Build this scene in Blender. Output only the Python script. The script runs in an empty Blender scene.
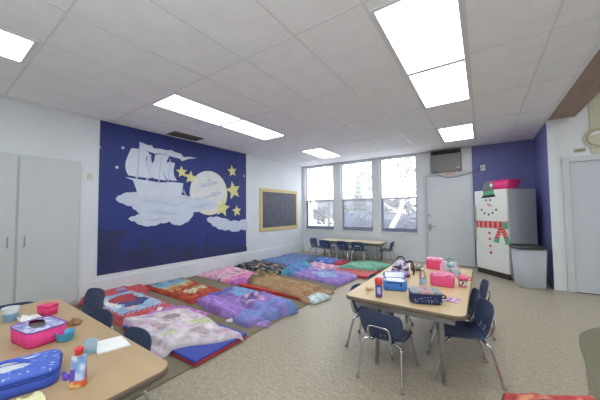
import bpy, bmesh, math, random
from mathutils import Vector, Matrix, noise
R = random.Random(7)
PI = math.pi
SC = bpy.context.scene
COL = SC.collection

# ------------------------------------------------------------------ camera
CAM_H, F_PX, YAW, PITCH, ROLL = 1.42, 264.25, 0.6023, 0.0413, -0.0094
CEIL = 3.0
XL, YB, XR, YR = -5.30, 7.86, 1.0, 6.37      # left wall, window wall, alcove side wall, door wall
fwd = Vector((-math.sin(YAW)*math.cos(PITCH), math.cos(YAW)*math.cos(PITCH), math.sin(PITCH)))
rgt = Vector((math.cos(YAW), math.sin(YAW), 0)); upv = rgt.cross(fwd)
r2 = math.cos(ROLL)*rgt + math.sin(ROLL)*upv; u2 = -math.sin(ROLL)*rgt + math.cos(ROLL)*upv
cam = bpy.data.cameras.new('camera'); cam_o = bpy.data.objects.new('camera', cam); COL.objects.link(cam_o)
cam.sensor_width = 36; cam.lens = F_PX/600*36; cam.clip_start = .05
cam_o.matrix_world = Matrix(((r2.x, u2.x, -fwd.x, 0), (r2.y, u2.y, -fwd.y, 0), (r2.z, u2.z, -fwd.z, CAM_H), (0, 0, 0, 1)))
SC.camera = cam_o
def ray(px, py): return r2*((px-300)/F_PX) + u2*((200-py)/F_PX) + fwd
def at(px, py, axis, val):                    # where a sight line meets a wall / floor plane of the room
    d = ray(px, py); o = Vector((0, 0, CAM_H)); return o + d*((val-o[axis])/d[axis])

# ------------------------------------------------------------------ materials
def lin(c):
    c = c/255
    return c/12.92 if c <= .04045 else ((c+.055)/1.055)**2.4
def L3(rgb): return tuple(lin(max(0, min(255, c))) for c in rgb)
def mute(rgb, k=.80):
    g = .3*rgb[0]+.59*rgb[1]+.11*rgb[2]; return tuple(max(0, min(255, g+(c-g)*k)) for c in rgb)
MATS = {}
def mat(name, rgb, rough=.6, metal=0, var=.06, scale=12, bump=0, bscale=60, spec=.5, trans=0, coat=0, emit=0):
    if name in MATS: return MATS[name]
    m = bpy.data.materials.new(name); m.use_nodes = True; n = m.node_tree.nodes; l = m.node_tree.links
    b = n['Principled BSDF']; c = L3(rgb)
    tc = n.new('ShaderNodeTexCoord'); nz = n.new('ShaderNodeTexNoise'); nz.inputs['Scale'].default_value = scale; nz.inputs['Detail'].default_value = 4
    l.new(tc.outputs['Object'], nz.inputs['Vector'])
    rp = n.new('ShaderNodeValToRGB'); rp.color_ramp.elements[0].position = .3; rp.color_ramp.elements[1].position = .7
    rp.color_ramp.elements[0].color = (*[max(0, x*(1-var)) for x in c], 1); rp.color_ramp.elements[1].color = (*[min(1, x*(1+var)) for x in c], 1)
    l.new(nz.outputs['Fac'], rp.inputs['Fac']); l.new(rp.outputs['Color'], b.inputs['Base Color'])
    b.inputs['Roughness'].default_value = rough; b.inputs['Metallic'].default_value = metal
    b.inputs['Specular IOR Level'].default_value = spec; b.inputs['Transmission Weight'].default_value = trans
    b.inputs['Coat Weight'].default_value = coat
    if bump:
        n2 = n.new('ShaderNodeTexNoise'); n2.inputs['Scale'].default_value = bscale; l.new(tc.outputs['Object'], n2.inputs['Vector'])
        bp = n.new('ShaderNodeBump'); bp.inputs['Strength'].default_value = bump; bp.inputs['Distance'].default_value = .01
        l.new(n2.outputs['Fac'], bp.inputs['Height']); l.new(bp.outputs['Normal'], b.inputs['Normal'])
    MATS[name] = m; return m
def painted(name, rough=.85, bump=.25, bscale=70):       # cloth or print whose pattern is stored on the mesh
    if name in MATS: return MATS[name]
    m = bpy.data.materials.new(name); m.use_nodes = True; n = m.node_tree.nodes; l = m.node_tree.links
    b = n['Principled BSDF']; a = n.new('ShaderNodeAttribute'); a.attribute_name = 'pattern'
    l.new(a.outputs['Color'], b.inputs['Base Color']); b.inputs['Roughness'].default_value = rough
    b.inputs['Specular IOR Level'].default_value = .25
    tc = n.new('ShaderNodeTexCoord'); n2 = n.new('ShaderNodeTexNoise'); n2.inputs['Scale'].default_value = bscale; n2.inputs['Detail'].default_value = 3
    l.new(tc.outputs['Object'], n2.inputs['Vector'])
    bp = n.new('ShaderNodeBump'); bp.inputs['Strength'].default_value = bump; bp.inputs['Distance'].default_value = .01
    l.new(n2.outputs['Fac'], bp.inputs['Height']); l.new(bp.outputs['Normal'], b.inputs['Normal'])
    MATS[name] = m; return m
def lamp_mat(name, rgb, strength, ends=None):
    m = bpy.data.materials.new(name); m.use_nodes = True; n = m.node_tree.nodes; l = m.node_tree.links
    n.remove(n['Principled BSDF']); e = n.new('ShaderNodeEmission'); e.inputs['Color'].default_value = (*L3(rgb), 1); e.inputs['Strength'].default_value = strength
    l.new(e.outputs[0], n['Material Output'].inputs[0]); return m

def brick_wall(name, rgb, axis, var=.03):               # painted concrete block, joints barely showing
    m = mat(name, rgb, .55, var=var, scale=2.5); n = m.node_tree.nodes; l = m.node_tree.links; b = n['Principled BSDF']
    tc = n.new('ShaderNodeTexCoord'); mp = n.new('ShaderNodeMapping')
    mp.inputs['Rotation'].default_value = (PI/2, 0, 0) if axis == 'y' else (PI/2, 0, PI/2)
    sep = n.new('ShaderNodeSeparateXYZ'); cmb = n.new('ShaderNodeCombineXYZ'); l.new(tc.outputs['Object'], sep.inputs[0])
    l.new(sep.outputs['X' if axis == 'y' else 'Y'], cmb.inputs['X']); l.new(sep.outputs['Z'], cmb.inputs['Y'])
    bt = n.new('ShaderNodeTexBrick'); bt.inputs['Scale'].default_value = 1; bt.inputs['Brick Width'].default_value = .4; bt.inputs['Row Height'].default_value = .2
    bt.inputs['Mortar Size'].default_value = .006; bt.inputs['Mortar Smooth'].default_value = .6
    l.new(cmb.outputs[0], bt.inputs['Vector'])
    bp = n.new('ShaderNodeBump'); bp.inputs['Strength'].default_value = .22; bp.inputs['Distance'].default_value = .006; bp.invert = True
    l.new(bt.outputs['Fac'], bp.inputs['Height']); l.new(bp.outputs['Normal'], b.inputs['Normal'])
    return m

def floor_mat():
    m = mat('floor_vinyl', (190, 179, 160), .38, var=.03, scale=3, spec=.4); n = m.node_tree.nodes; l = m.node_tree.links; b = n['Principled BSDF']
    tc = n.new('ShaderNodeTexCoord'); mp = n.new('ShaderNodeMapping'); mp.inputs['Rotation'].default_value = (0, 0, .55); mp.inputs['Scale'].default_value = (8, 18, 1)
    l.new(tc.outputs['Object'], mp.inputs[0])
    a = n.new('ShaderNodeTexNoise'); a.inputs['Scale'].default_value = 1.6; a.inputs['Detail'].default_value = 6; a.inputs['Roughness'].default_value = .7; l.new(mp.outputs[0], a.inputs['Vector'])
    v = n.new('ShaderNodeTexNoise'); v.inputs['Scale'].default_value = 42; v.inputs['Detail'].default_value = 5; l.new(tc.outputs['Object'], v.inputs['Vector'])
    ad = n.new('ShaderNodeMath'); ad.operation = 'MULTIPLY_ADD'; ad.inputs[1].default_value = .42
    l.new(a.outputs['Fac'], ad.inputs[0])
    mu = n.new('ShaderNodeMath'); mu.operation = 'MULTIPLY'; mu.inputs[1].default_value = .58; l.new(v.outputs['Fac'], mu.inputs[0]); l.new(mu.outputs[0], ad.inputs[2])
    rp = n.new('ShaderNodeValToRGB'); e = rp.color_ramp.elements
    e[0].position = .34; e[0].color = (*L3((146, 135, 116)), 1); e[1].position = .66; e[1].color = (*L3((186, 175, 154)), 1)
    k = e.new(.5); k.color = (*L3((167, 156, 137)), 1)
    l.new(ad.outputs[0], rp.inputs[0]); l.new(rp.outputs[0], b.inputs['Base Color']); return m

def carpet_mat(name, rgb, stripes=0):
    m = mat(name, rgb, .95, var=.14, scale=160, bump=.5, bscale=240, spec=.1)
    if stripes:
        n = m.node_tree.nodes; l = m.node_tree.links; b = n['Principled BSDF']; src = b.inputs['Base Color'].links[0].from_socket
        tc = n.new('ShaderNodeTexCoord'); w = n.new('ShaderNodeTexWave'); w.inputs['Scale'].default_value = 9; w.inputs['Distortion'].default_value = 1
        l.new(tc.outputs['Object'], w.inputs['Vector']); mx = n.new('ShaderNodeMixRGB'); mx.blend_type = 'MULTIPLY'; mx.inputs['Fac'].default_value = stripes
        l.new(src, mx.inputs[1]); l.new(w.outputs['Color'], mx.inputs[2]); l.new(mx.outputs[0], b.inputs['Base Color'])
    return m

def wood_mat(name, rgb, stretch=(2, 22, 2), var=.1, rough=.4):
    m = mat(name, rgb, rough, var=var, scale=1.4); n = m.node_tree.nodes; l = m.node_tree.links
    nz = [x for x in n if x.type == 'TEX_NOISE'][0]; tc = [x for x in n if x.type == 'TEX_COORD'][0]
    mp = n.new('ShaderNodeMapping'); mp.inputs['Scale'].default_value = stretch; l.new(tc.outputs['Object'], mp.inputs[0]); l.new(mp.outputs[0], nz.inputs['Vector'])
    return m

# ------------------------------------------------------------------ mesh helpers
def add_box(bm, x0, x1, y0, y1, z0, z1, M=None, bevel=0, seg=2):
    vs = [bm.verts.new((x, y, z)) for x in (x0, x1) for y in (y0, y1) for z in (z0, z1)]
    fs = [(0, 1, 3, 2), (4, 6, 7, 5), (0, 4, 5, 1), (2, 3, 7, 6), (0, 2, 6, 4), (1, 5, 7, 3)]
    fc = [bm.faces.new([vs[i] for i in f]) for f in fs]
    if bevel:
        es = list({e for f in fc for e in f.edges})
        r = bmesh.ops.bevel(bm, geom=es, offset=bevel, segments=seg, affect='EDGES', profile=.5)
        vs = list({v for f in r['faces'] for v in f.verts} | {v for v in vs if v.is_valid})
    if M is not None: bmesh.ops.transform(bm, matrix=M, verts=[v for v in vs if v.is_valid])
def BX(*a, **k): bm = bmesh.new(); add_box(bm, *a, **k); return bm
def add_tube(bm, pts, r, n=10, caps=True):
    pts = [Vector(p) for p in pts]; rs = r if isinstance(r, (list, tuple)) else [r]*len(pts)
    t0 = (pts[1]-pts[0]).normalized(); nrm = t0.orthogonal().normalized(); rings = []
    for i, p in enumerate(pts):
        t = ((pts[min(i+1, len(pts)-1)]-pts[max(i-1, 0)])).normalized()
        nrm = (nrm - t*nrm.dot(t)).normalized(); bn = t.cross(nrm)
        rings.append([bm.verts.new(p + (nrm*math.cos(2*PI*k/n)+bn*math.sin(2*PI*k/n))*rs[i]) for k in range(n)])
    for a, b in zip(rings, rings[1:]):
        for k in range(n): f = bm.faces.new((a[k], a[(k+1) % n], b[(k+1) % n], b[k])); f.smooth = True
    if caps: bm.faces.new(rings[0][::-1]); bm.faces.new(rings[-1])
def TB(pts, r, n=10): bm = bmesh.new(); add_tube(bm, pts, r, n); return bm
def smooth_path(pts, k=5):
    pts = [Vector(p) for p in pts]; out = []
    for i in range(len(pts)-1):
        p0, p1, p2, p3 = pts[max(i-1, 0)], pts[i], pts[i+1], pts[min(i+2, len(pts)-1)]
        for j in range(k):
            t = j/k; out.append(.5*((2*p1)+(p2-p0)*t+(2*p0-5*p1+4*p2-p3)*t*t+(3*p1-p0-3*p2+p3)*t**3))
    return out+[pts[-1]]
def add_lathe(bm, prof, n=24, M=None, cap0=True, cap1=True):
    rings = [[bm.verts.new((r*math.cos(2*PI*k/n), r*math.sin(2*PI*k/n), z)) for k in range(n)] for r, z in prof]
    for a, b in zip(rings, rings[1:]):
        for k in range(n): f = bm.faces.new((a[k], a[(k+1) % n], b[(k+1) % n], b[k])); f.smooth = True
    if cap0: bm.faces.new(rings[0][::-1])
    if cap1: bm.faces.new(rings[-1])
    if M is not None: bmesh.ops.transform(bm, matrix=M, verts=[v for r in rings for v in r])
def LT(prof, n=24, M=None, cap0=True, cap1=True): bm = bmesh.new(); add_lathe(bm, prof, n, M, cap0, cap1); return bm
def rrect(hx, hy, r, n=5):
    r = min(r, hx*.999, hy*.999); out = []
    for cx, cy, a0 in ((hx-r, hy-r, 0), (-hx+r, hy-r, PI/2), (-hx+r, -hy+r, PI), (hx-r, -hy+r, 3*PI/2)):
        for k in range(n+1): a = a0+PI/2*k/n; out.append((cx+r*math.cos(a), cy+r*math.sin(a)))
    return out
def add_loft(bm, secs, n=6, cap0=True, cap1=True, smooth=True, fine=0):    # secs: (hx, hy, corner radius, z[, dx, dy])
    rings = []
    for s in secs:
        dx, dy = (s[4], s[5]) if len(s) > 4 else (0, 0)
        o_ = rrect(s[0], s[1], s[2], n)
        if fine:
            q_ = []
            for i_ in range(len(o_)):
                a_, b_ = o_[i_], o_[(i_+1) % len(o_)]; kk = fine if (i_+1) % (n+1) == 0 else 1
                q_ += [(a_[0]+(b_[0]-a_[0])*t_/kk, a_[1]+(b_[1]-a_[1])*t_/kk) for t_ in range(kk)]
            o_ = q_
        rings.append([bm.verts.new((x+dx, y+dy, s[3])) for x, y in o_])
    for a, b in zip(rings, rings[1:]):
        m = len(a)
        for k in range(m): f = bm.faces.new((a[k], a[(k+1) % m], b[(k+1) % m], b[k])); f.smooth = smooth
    if cap0: bm.faces.new(rings[0][::-1])
    if cap1: bm.faces.new(rings[-1])
def LF(secs, n=6, cap0=True, cap1=True, fine=0): bm = bmesh.new(); add_loft(bm, secs, n, cap0, cap1, True, fine); return bm
def add_prism(bm, pts, z0, z1, M=None):                            # pts: 2-D outline
    a = [bm.verts.new((x, y, z0)) for x, y in pts]; b = [bm.verts.new((x, y, z1)) for x, y in pts]; m = len(a)
    bm.faces.new(a[::-1]); bm.faces.new(b)
    for k in range(m): bm.faces.new((a[k], a[(k+1) % m], b[(k+1) % m], b[k]))
    if M is not None: bmesh.ops.transform(bm, matrix=M, verts=a+b)
def PR(pts, z0, z1, M=None): bm = bmesh.new(); add_prism(bm, pts, z0, z1, M); return bm
def add_ball(bm, c, r, sx=1, sy=1, sz=1, sub=2):
    rr = bmesh.ops.create_icosphere(bm, subdivisions=sub, radius=r, matrix=Matrix.Translation(c) @ Matrix.Diagonal((sx, sy, sz, 1)))
    for v in rr['verts']:
        for f in v.link_faces: f.smooth = True

def obj(name, bm, m, parent=None, **props):
    bmesh.ops.recalc_face_normals(bm, faces=bm.faces)
    me = bpy.data.meshes.new(name); bm.to_mesh(me); bm.free(); me.materials.append(m)
    o = bpy.data.objects.new(name, me); COL.objects.link(o)
    if parent is not None: o.parent = parent
    for k, v in props.items(): o[k] = v
    return o
def struct(name, bm, m, parent=None):
    o = obj(name, bm, m, parent)
    if parent is None: o['kind'] = 'structure'
    return o
def sgroup(name):
    o = bpy.data.objects.new(name, None); COL.objects.link(o); o['kind'] = 'structure'; return o
def thing(name, label, cat, loc=(0, 0, 0), rz=0, group=None):
    o = bpy.data.objects.new(name, None); COL.objects.link(o); o.empty_display_size = .1
    o.location = loc; o.rotation_euler = (0, 0, rz); o['label'] = label; o['category'] = cat
    if group: o['group'] = group
    return o
def tag(o, label, cat, group=None):
    o['label'] = label; o['category'] = cat
    if group: o['group'] = group
    return o
def dup(root, loc, rz, label, group=None):
    def cp(o, parent):
        c = o.copy(); COL.objects.link(c)
        if parent is not None: c.parent = parent
        for ch in [x for x in o.children]: cp(ch, c)
        return c
    r = cp(root, None); r.location = loc; r.rotation_euler = (0, 0, rz); r['label'] = label
    if group: r['group'] = group
    return r

# ------------------------------------------------------------------ palette
WHITE = brick_wall('wall_block_white', (222, 226, 229), 'x')
WHITEY = brick_wall('wall_block_white_front', (224, 226, 229), 'y')
BLUEY = brick_wall('wall_block_blue', (100, 104, 158), 'y')
BLUEX = brick_wall('wall_block_blue_side', (100, 104, 158), 'x')
TRIM = mat('trim_paint', (206, 209, 212), .5, var=.02)
DOORP = mat('door_paint', (212, 215, 219), .45, var=.02, scale=3)
CEILM = mat('ceiling_tile', (241, 241, 243), .9, var=.025, scale=5, bump=.15, bscale=220)
GRIDM = mat('grid_metal', (222, 223, 224), .35, var=.01)
CHROME = mat('chrome', (215, 216, 220), .16, 1, var=.02)
STEEL = mat('brushed_steel', (170, 172, 176), .35, 1, var=.04)
BLACKP = mat('black_plastic', (28, 29, 33), .5)
DARK = mat('dark_void', (22, 22, 26), .8)

# ------------------------------------------------------------------ room shell
struct('floor', BX(XL-.2, 4.6, -3.2, YB+.2, -.1, 0), floor_mat())
ce = struct('ceiling', BX(XL-.2, XR+.02, -3.2, YB+.2, CEIL, CEIL+.1), CEILM)
bm = bmesh.new()
for k in range(-2, 8):
    x = -3.915+.643*k if k <= 5 else -.685+.622*(k-5)
    if XL < x < XR: add_box(bm, x-.009, x+.009, -3, YB, CEIL-.004, CEIL+.001)
for k in range(-2, 7):
    y = .63+1.255*k; add_box(bm, XL, XR, y-.009, y+.009, CEIL-.0035, CEIL+.001)
add_box(bm, XL, XL+.022, -3, YB, CEIL-.005, CEIL); add_box(bm, XL, XR, YB-.022, YB, CEIL-.005, CEIL); add_box(bm, XR-.03, XR, -3, YB, CEIL-.02, CEIL)
struct('ceiling_grid', bm, GRIDM, ce)
struct('wall_left', BX(XL-.2, XL, -3.2, YB+.2, 0, CEIL), WHITE)
struct('baseboard_left', BX(XL, XL+.022, 1.47, YB, 0, .30, bevel=.006), WHITE)

WIN = [(-5.19, -4.06), (-3.79, -2.73), (-2.50, -1.47)]
WZ0, WZ1 = .76, 2.975
bm = bmesh.new()
add_box(bm, XL-.2, -.17, YB, YB+.2, 0, WZ0); add_box(bm, XL-.2, -.17, YB, YB+.2, WZ1, CEIL)
xs = [XL-.2]+[v for w in WIN for v in w]+[-.17]
for i in range(0, 8, 2): add_box(bm, xs[i], xs[i+1], YB, YB+.2, WZ0, WZ1)
struct('wall_back', bm, WHITEY)
struct('wall_alcove_back', BX(-.17, XR+.2, YB, YB+.2, 0, CEIL), BLUEY)
struct('wall_alcove_side', BX(XR, XR+.05, YR+.012, YB, 0, CEIL), BLUEX)
struct('wall_right', BX(XR, 4.6, YR, YR+.012, 0, 3.7), WHITEY)
struct('wall_far_right', BX(4.5, 4.7, -3.2, YR, 0, 3.7), WHITE)
struct('wall_front', BX(XL-.2, 4.6, -3.2, -3.0, 0, 3.7), WHITEY)
struct('ceiling_lobby', BX(XR+.38, 4.6, -3.2, YR+.1, 3.6, 3.7), CEILM)
struct('trim_1', BX(XR, XR+.37, -3.0, YR, CEIL-.006, 3.7, bevel=.004), wood_mat('beam_wood', (152, 128, 114), (14, 1, 14), .14, .55))
struct('trim_2', BX(XR, XR+.10, YR-.012, YR, 0, CEIL-.012), mat('corner_white', (226, 230, 234), .5, var=.02))
struct('baseboard_alcove', BX(XR-.015, XR, YR+.01, YB, 0, .1), mat('vinyl_base', (92, 92, 98), .6))
struct('trim_3', BX(1.53, 1.75, YR-.02, YR, 2.33, 3.6), mat('cream_casing', (206, 200, 178), .6))

# windows
SASH = mat('sash_paint', (196, 199, 206), .5, var=.02)
RAIL = mat('lower_rail', (128, 134, 158), .6, var=.1, scale=30)
gm = bpy.data.materials.new('glare_veil_glass'); gm.use_nodes = True; n = gm.node_tree.nodes; l = gm.node_tree.links
n.remove(n['Principled BSDF'])
tr = n.new('ShaderNodeBsdfTransparent'); gl = n.new('ShaderNodeBsdfGlossy'); gl.inputs['Roughness'].default_value = .03
tl = n.new('ShaderNodeBsdfTranslucent'); tl.inputs['Color'].default_value = (.95, .97, 1, 1)  # milky share of the pane imitates a white veil of outdoor glare
tcg = n.new('ShaderNodeTexCoord'); nzg = n.new('ShaderNodeTexNoise'); nzg.inputs['Scale'].default_value = 3; l.new(tcg.outputs['Object'], nzg.inputs['Vector'])
mr = n.new('ShaderNodeMapRange'); mr.inputs['To Min'].default_value = .08; mr.inputs['To Max'].default_value = .13; l.new(nzg.outputs['Fac'], mr.inputs['Value'])
m1 = n.new('ShaderNodeMixShader'); l.new(mr.outputs[0], m1.inputs[0]); l.new(tr.outputs[0], m1.inputs[1]); l.new(tl.outputs[0], m1.inputs[2])
m2 = n.new('ShaderNodeMixShader'); m2.inputs[0].default_value = .04; l.new(m1.outputs[0], m2.inputs[1]); l.new(gl.outputs[0], m2.inputs[2])
l.new(m2.outputs[0], n['Material Output'].inputs[0]); GLASS = gm
SCREEN = bpy.data.materials.new('insect_mesh'); SCREEN.use_nodes = True; n = SCREEN.node_tree.nodes; l = SCREEN.node_tree.links
b_ = n['Principled BSDF']; b_.inputs['Base Color'].default_value = (.20, .21, .23, 1); b_.inputs['Roughness'].default_value = .6
tr = n.new('ShaderNodeBsdfTransparent'); mx = n.new('ShaderNodeMixShader'); mx.inputs[0].default_value = .26; l.new(tr.outputs[0], mx.inputs[1]); l.new(b_.outputs[0], mx.inputs[2]); l.new(mx.outputs[0], n['Material Output'].inputs[0])
for i, (x0, x1) in enumerate(WIN):
    w = sgroup('window_%d' % (i+1)); ya, yb = YB+.07, YB+.13
    bm = bmesh.new(); f = .035
    add_box(bm, x0, x0+f, ya, yb, WZ0, WZ1); add_box(bm, x1-f, x1, ya, yb, WZ0, WZ1); add_box(bm, x0+f, x1-f, ya, yb, WZ1-.04, WZ1); add_box(bm, x0+f, x1-f, ya, yb, WZ0, WZ0+.03)
    struct('window_frame', bm, SASH, w)
    struct('meeting_rail', BX(x0+f, x1-f, ya-.01, yb-.005, 1.745, 1.785), mat('meeting_rail', (176, 180, 188), .5), w)
    bm = bmesh.new(); add_box(bm, x0+f, x1-f, ya+.005, yb-.01, WZ0+.03, WZ0+.13)
    add_box(bm, x0+f, x0+f+.035, ya+.005, yb-.01, WZ0+.13, 1.745); add_box(bm, x1-f-.012, x1-f, ya+.005, yb-.01, WZ0+.13, 1.745)
    struct('lower_sash', bm, RAIL, w)
    struct('window_pane', BX(x0+f, x1-f, ya+.03, ya+.034, WZ0+.1, WZ1-.04), GLASS, w)
    struct('insect_screen', BX(x0+f+.03, x1-f-.01, ya+.05, ya+.052, WZ0+.13, 1.745), SCREEN, w)
    struct('window_sill', BX(x0, x1, YB-.02, YB+.07, WZ0-.02, WZ0+.004, bevel=.004), TRIM, w)
struct('trim_4', BX(XL, -.17, YB-.03, YB, 2.955, 2.995), mat('header_trim', (196, 197, 199), .5))

# back door under the air conditioner
d = sgroup('door_1'); dx0, dx1, dz = -1.24, -.19, 2.31
struct('door_leaf', BX(dx0+.02, dx1, YB-.03, YB-.002, .01, dz, bevel=.003), DOORP, d)
bm = bmesh.new(); add_box(bm, dx0-.05, dx0, YB-.05, YB, 0, dz+.05); add_box(bm, dx0, dx1+.02, YB-.05, YB, dz+.012, dz+.055)
struct('door_frame', bm, TRIM, d)
bm = bmesh.new(); hx = at(431, 226, 1, YB).x; hz = at(431, 226, 1, YB).z
add_box(bm, hx-.06, hx+.02, YB-.036, YB-.03, hz-.12, hz+.06); add_tube(bm, [(hx-.02, YB-.03, hz), (hx-.02, YB-.09, hz)], .012); add_tube(bm, [(hx-.02, YB-.09, hz), (hx+.13, YB-.085, hz-.005)], .011)
struct('door_handle', bm, STEEL, d)
dp = at(429.5, 215.5, 1, YB); struct('deadbolt', LT([(.028, 0), (.03, .01), (.018, .02)], 16, Matrix.Translation((dp.x, YB-.03, dp.z)) @ Matrix.Rotation(PI/2, 4, 'X')), STEEL, d)
dp = at(448.5, 205.5, 1, YB); struct('peephole', LT([(.012, 0), (.012, .006)], 12, Matrix.Translation((dp.x, YB-.03, dp.z)) @ Matrix.Rotation(PI/2, 4, 'X')), mat('white_fleck', (240, 240, 240), .4), d)
# panel over the door
bm = bmesh.new()
for a in ((-1.24, -1.22, 2.40, 2.955), (-.20, -.18, 2.40, 2.955), (-1.24, -.18, 2.375, 2.40)): add_box(bm, a[0], a[1], YB-.012, YB, a[2], a[3])
struct('trim_5', bm, TRIM)

# right-hand door in the white wall
d = sgroup('door_2')
struct('door_leaf', BX(1.27, 2.16, YR-.012, YR+.002, .012, 2.21), mat('door_grey', (202, 206, 214), .5, var=.02, scale=3), d)
bm = bmesh.new(); add_box(bm, 1.17, 1.265, YR-.035, YR, 0, 2.31, bevel=.004); add_box(bm, 1.265, 2.18, YR-.035, YR, 2.215, 2.31, bevel=.004); add_box(bm, 2.165, 2.26, YR-.035, YR, 0, 2.31, bevel=.004)
struct('door_frame', bm, TRIM, d)
struct('door_gap', BX(1.27, 2.16, YR-.013, YR, 0, .012), DARK, d)

# wall-to-wall cupboard doors on the left
t = thing('storage_cupboard', 'tall white built-in cupboard with two plain doors on the left wall', 'cupboard', (XL+.002, 0, 0))
CUP = mat('cupboard_paint', (204, 208, 208), .5, var=.015, scale=3)
obj('carcass', BX(.0, .05, -1.0, 1.475, 0, 2.24), CUP, t)
for (ya, yb, hy) in ((.80, 1.455, .86), (-.2, .775, .70)):
    dr = obj('door', BX(.05, .07, ya, yb, .06, 2.215, bevel=.003), CUP, t)
    bm = bmesh.new(); add_tube(bm, smooth_path([(.07, hy, .97), (.1, hy, .98), (.1, hy, 1.09), (.07, hy, 1.10)], 4), .007, 8); obj('handle', bm, STEEL, dr)

# ------------------------------------------------------------------ ceiling lamps and vent
LAMP_E = 7.6
LAMP = lamp_mat('lamp_diffuser', (240, 250, 253), LAMP_E)
def ceiling_light(x0, y0, label):
    t = thing('ceiling_light', label, 'ceiling light', (x0, y0, CEIL), 0, 'fluorescent panels in the tiled ceiling')
    W, Ln = .61, 1.22; bm = bmesh.new(); f = .028
    for a in ((0, W, 0, f), (0, W, Ln-f, Ln), (0, f, f, Ln-f), (W-f, W, f, Ln-f)): add_box(bm, *a, -.014, -.001)
    obj('frame', bm, GRIDM, t); obj('diffuser', BX(f, W-f, f, Ln-f, -.009, -.003), LAMP, t)
XA, YA, XC, YC, YE = -3.9155, 1.8877, -.6841, 1.9908, 5.7187
ceiling_light(XA, YA, 'fluorescent panel nearest the camera of the lit pair above the blue mural')
ceiling_light(XA, YA+1.22, 'fluorescent panel of the mural pair that lies closer to the windows')
ceiling_light(XA, YA-2.51, 'fluorescent panel cut by the frame edge above the white cupboard')
ceiling_light(XA+.03, 5.70, 'small looking far fluorescent panel before the first window')
ceiling_light(XC, YC, 'largest fluorescent panel overhead above the right lunch table')
ceiling_light(XC, YC+1.22, 'fluorescent panel joined to the far end of the largest one')
ceiling_light(XC, YE, 'single fluorescent panel in front of the air conditioner')
t = thing('ceiling_vent', 'dark louvred air vent in the ceiling above the ship mural', 'vent', (-5.2, 2.82, CEIL))
VM = mat('vent_brown', (96, 90, 86), .6)
bm = bmesh.new()
for a in ((0, .32, 0, .03), (0, .32, .63, .66), (0, .03, .03, .63), (.29, .32, .03, .63)): add_box(bm, *a, -.012, 0)
obj('frame', bm, VM, t); obj('backing', BX(.03, .29, .03, .63, -.003, 0), mat('vent_dark', (60, 56, 54), .8), t)
bm = bmesh.new()
for k in range(8): add_box(bm, .04+.031*k, .044+.031*k, .03, .63, -.014, -.003)
obj('louvre', bm, VM, t)

# ------------------------------------------------------------------ mural
mur = thing('wall_mural', 'dark blue night sky mural with white sailing ship, moon and yellow stars', 'mural', (0, 0, 0))
NAVY = mat('mural_navy', (42, 54, 122), .6, var=.10, scale=.9)
obj('night_sky', BX(XL, XL+.006, 1.735, 5.105, .375, CEIL-.006), NAVY, mur)
def wp(px, py): p = at(px, py, 0, XL); return (p.y, p.z)
MW = Matrix(((0, 0, 1, XL), (1, 0, 0, 0), (0, 1, 0, 0), (0, 0, 0, 1)))   # outline (Y,Z) -> left wall
def cut(name, pix, m, lvl, parent=mur): return obj(name, PR([wp(*p) for p in pix], .005, .006+.0012*lvl, MW), m, parent)
SAIL = mat('mural_white', (212, 218, 232), .7, var=.035, scale=5)
CLOUD = mat('mural_cloud', (204, 211, 228), .7, var=.06, scale=6)
def zz(pts, ox, oy, s): return [(ox+x/s, oy+y/s) for x, y in pts]
def scallop(pts, amp=1.1, n=3):
    out = []
    for i in range(len(pts)):
        a = Vector(pts[i]); b = Vector(pts[(i+1) % len(pts)]); d_ = b-a; nn = Vector((d_.y, -d_.x)).normalized() if d_.length else Vector((0, 0))
        for k in range(n): t_ = k/n; out.append(tuple(a+d_*t_+nn*amp*math.sin(PI*t_)))
    return out
S5 = (110, 140, 6.667); S2 = (90, 110, 2.353); S6 = (180, 160, 5); S7 = (90, 220, 3.75)
sky_line = zz([(30, 208), (30, 36), (90, 40), (140, 35), (138, 64), (112, 70), (118, 124), (135, 110), (150, 95), (160, 112), (176, 118), (186, 80), (192, 64), (214, 70), (222, 110), (232, 95), (242, 92), (250, 120), (272, 124), (280, 96), (290, 85), (310, 86), (318, 112), (332, 120), (348, 92), (382, 98), (396, 84), (404, 108), (430, 112), (436, 60), (441, 50), (447, 100), (470, 104), (482, 94), (520, 92), (540, 110), (560, 96), (588, 100), (588, 116)], *S7)
cut('skyline', sky_line, mat('mural_skyline', (46, 52, 94), .65, var=.16, scale=2), .6)
moon_c = wp(209.6, 193); moon_r = (wp(209.6, 171)[1]-wp(209.6, 215)[1])/2
mo = [(moon_c[0]+moon_r*math.cos(2*PI*k/48), moon_c[1]+moon_r*math.sin(2*PI*k/48)) for k in range(48)]
moon = obj('moon', PR(mo, .005, .0075, MW), mat('mural_moon', (222, 224, 222), .7, var=.05, scale=4), mur)
bm = bmesh.new()
for (cx, cy, w, h) in ((-.12, .18, .15, .05), (.1, .24, .1, .04), (.16, -.02, .16, .05), (-.08, -.1, .1, .03), (-.02, .3, .07, .03)):
    pts = [(moon_c[0]+cx+w*math.cos(2*PI*k/14)*(1+.3*math.sin(3*k)), moon_c[1]+cy+h*math.sin(2*PI*k/14)+.25*w*math.cos(2*PI*k/14)) for k in range(14)]
    add_prism(bm, pts, .0074, .0080, MW)
obj('moon_crater', bm, mat('mural_crater', (196, 200, 216), .7), moon)
cresc = [(moon_c[0]+moon_r*1.0*math.cos(a), moon_c[1]+moon_r*1.0*math.sin(a)) for a in [-2.3+.11*k for k in range(27)]] + \
        [(moon_c[0]-.05+moon_r*.93*math.cos(a), moon_c[1]+.05+moon_r*.95*math.sin(a)) for a in [.45-.11*k for k in range(25)]]
obj('moon_crescent', PR(cresc, .0074, .0079, MW), mat('mural_moon_cream', (226, 224, 204), .7), moon)
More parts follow.
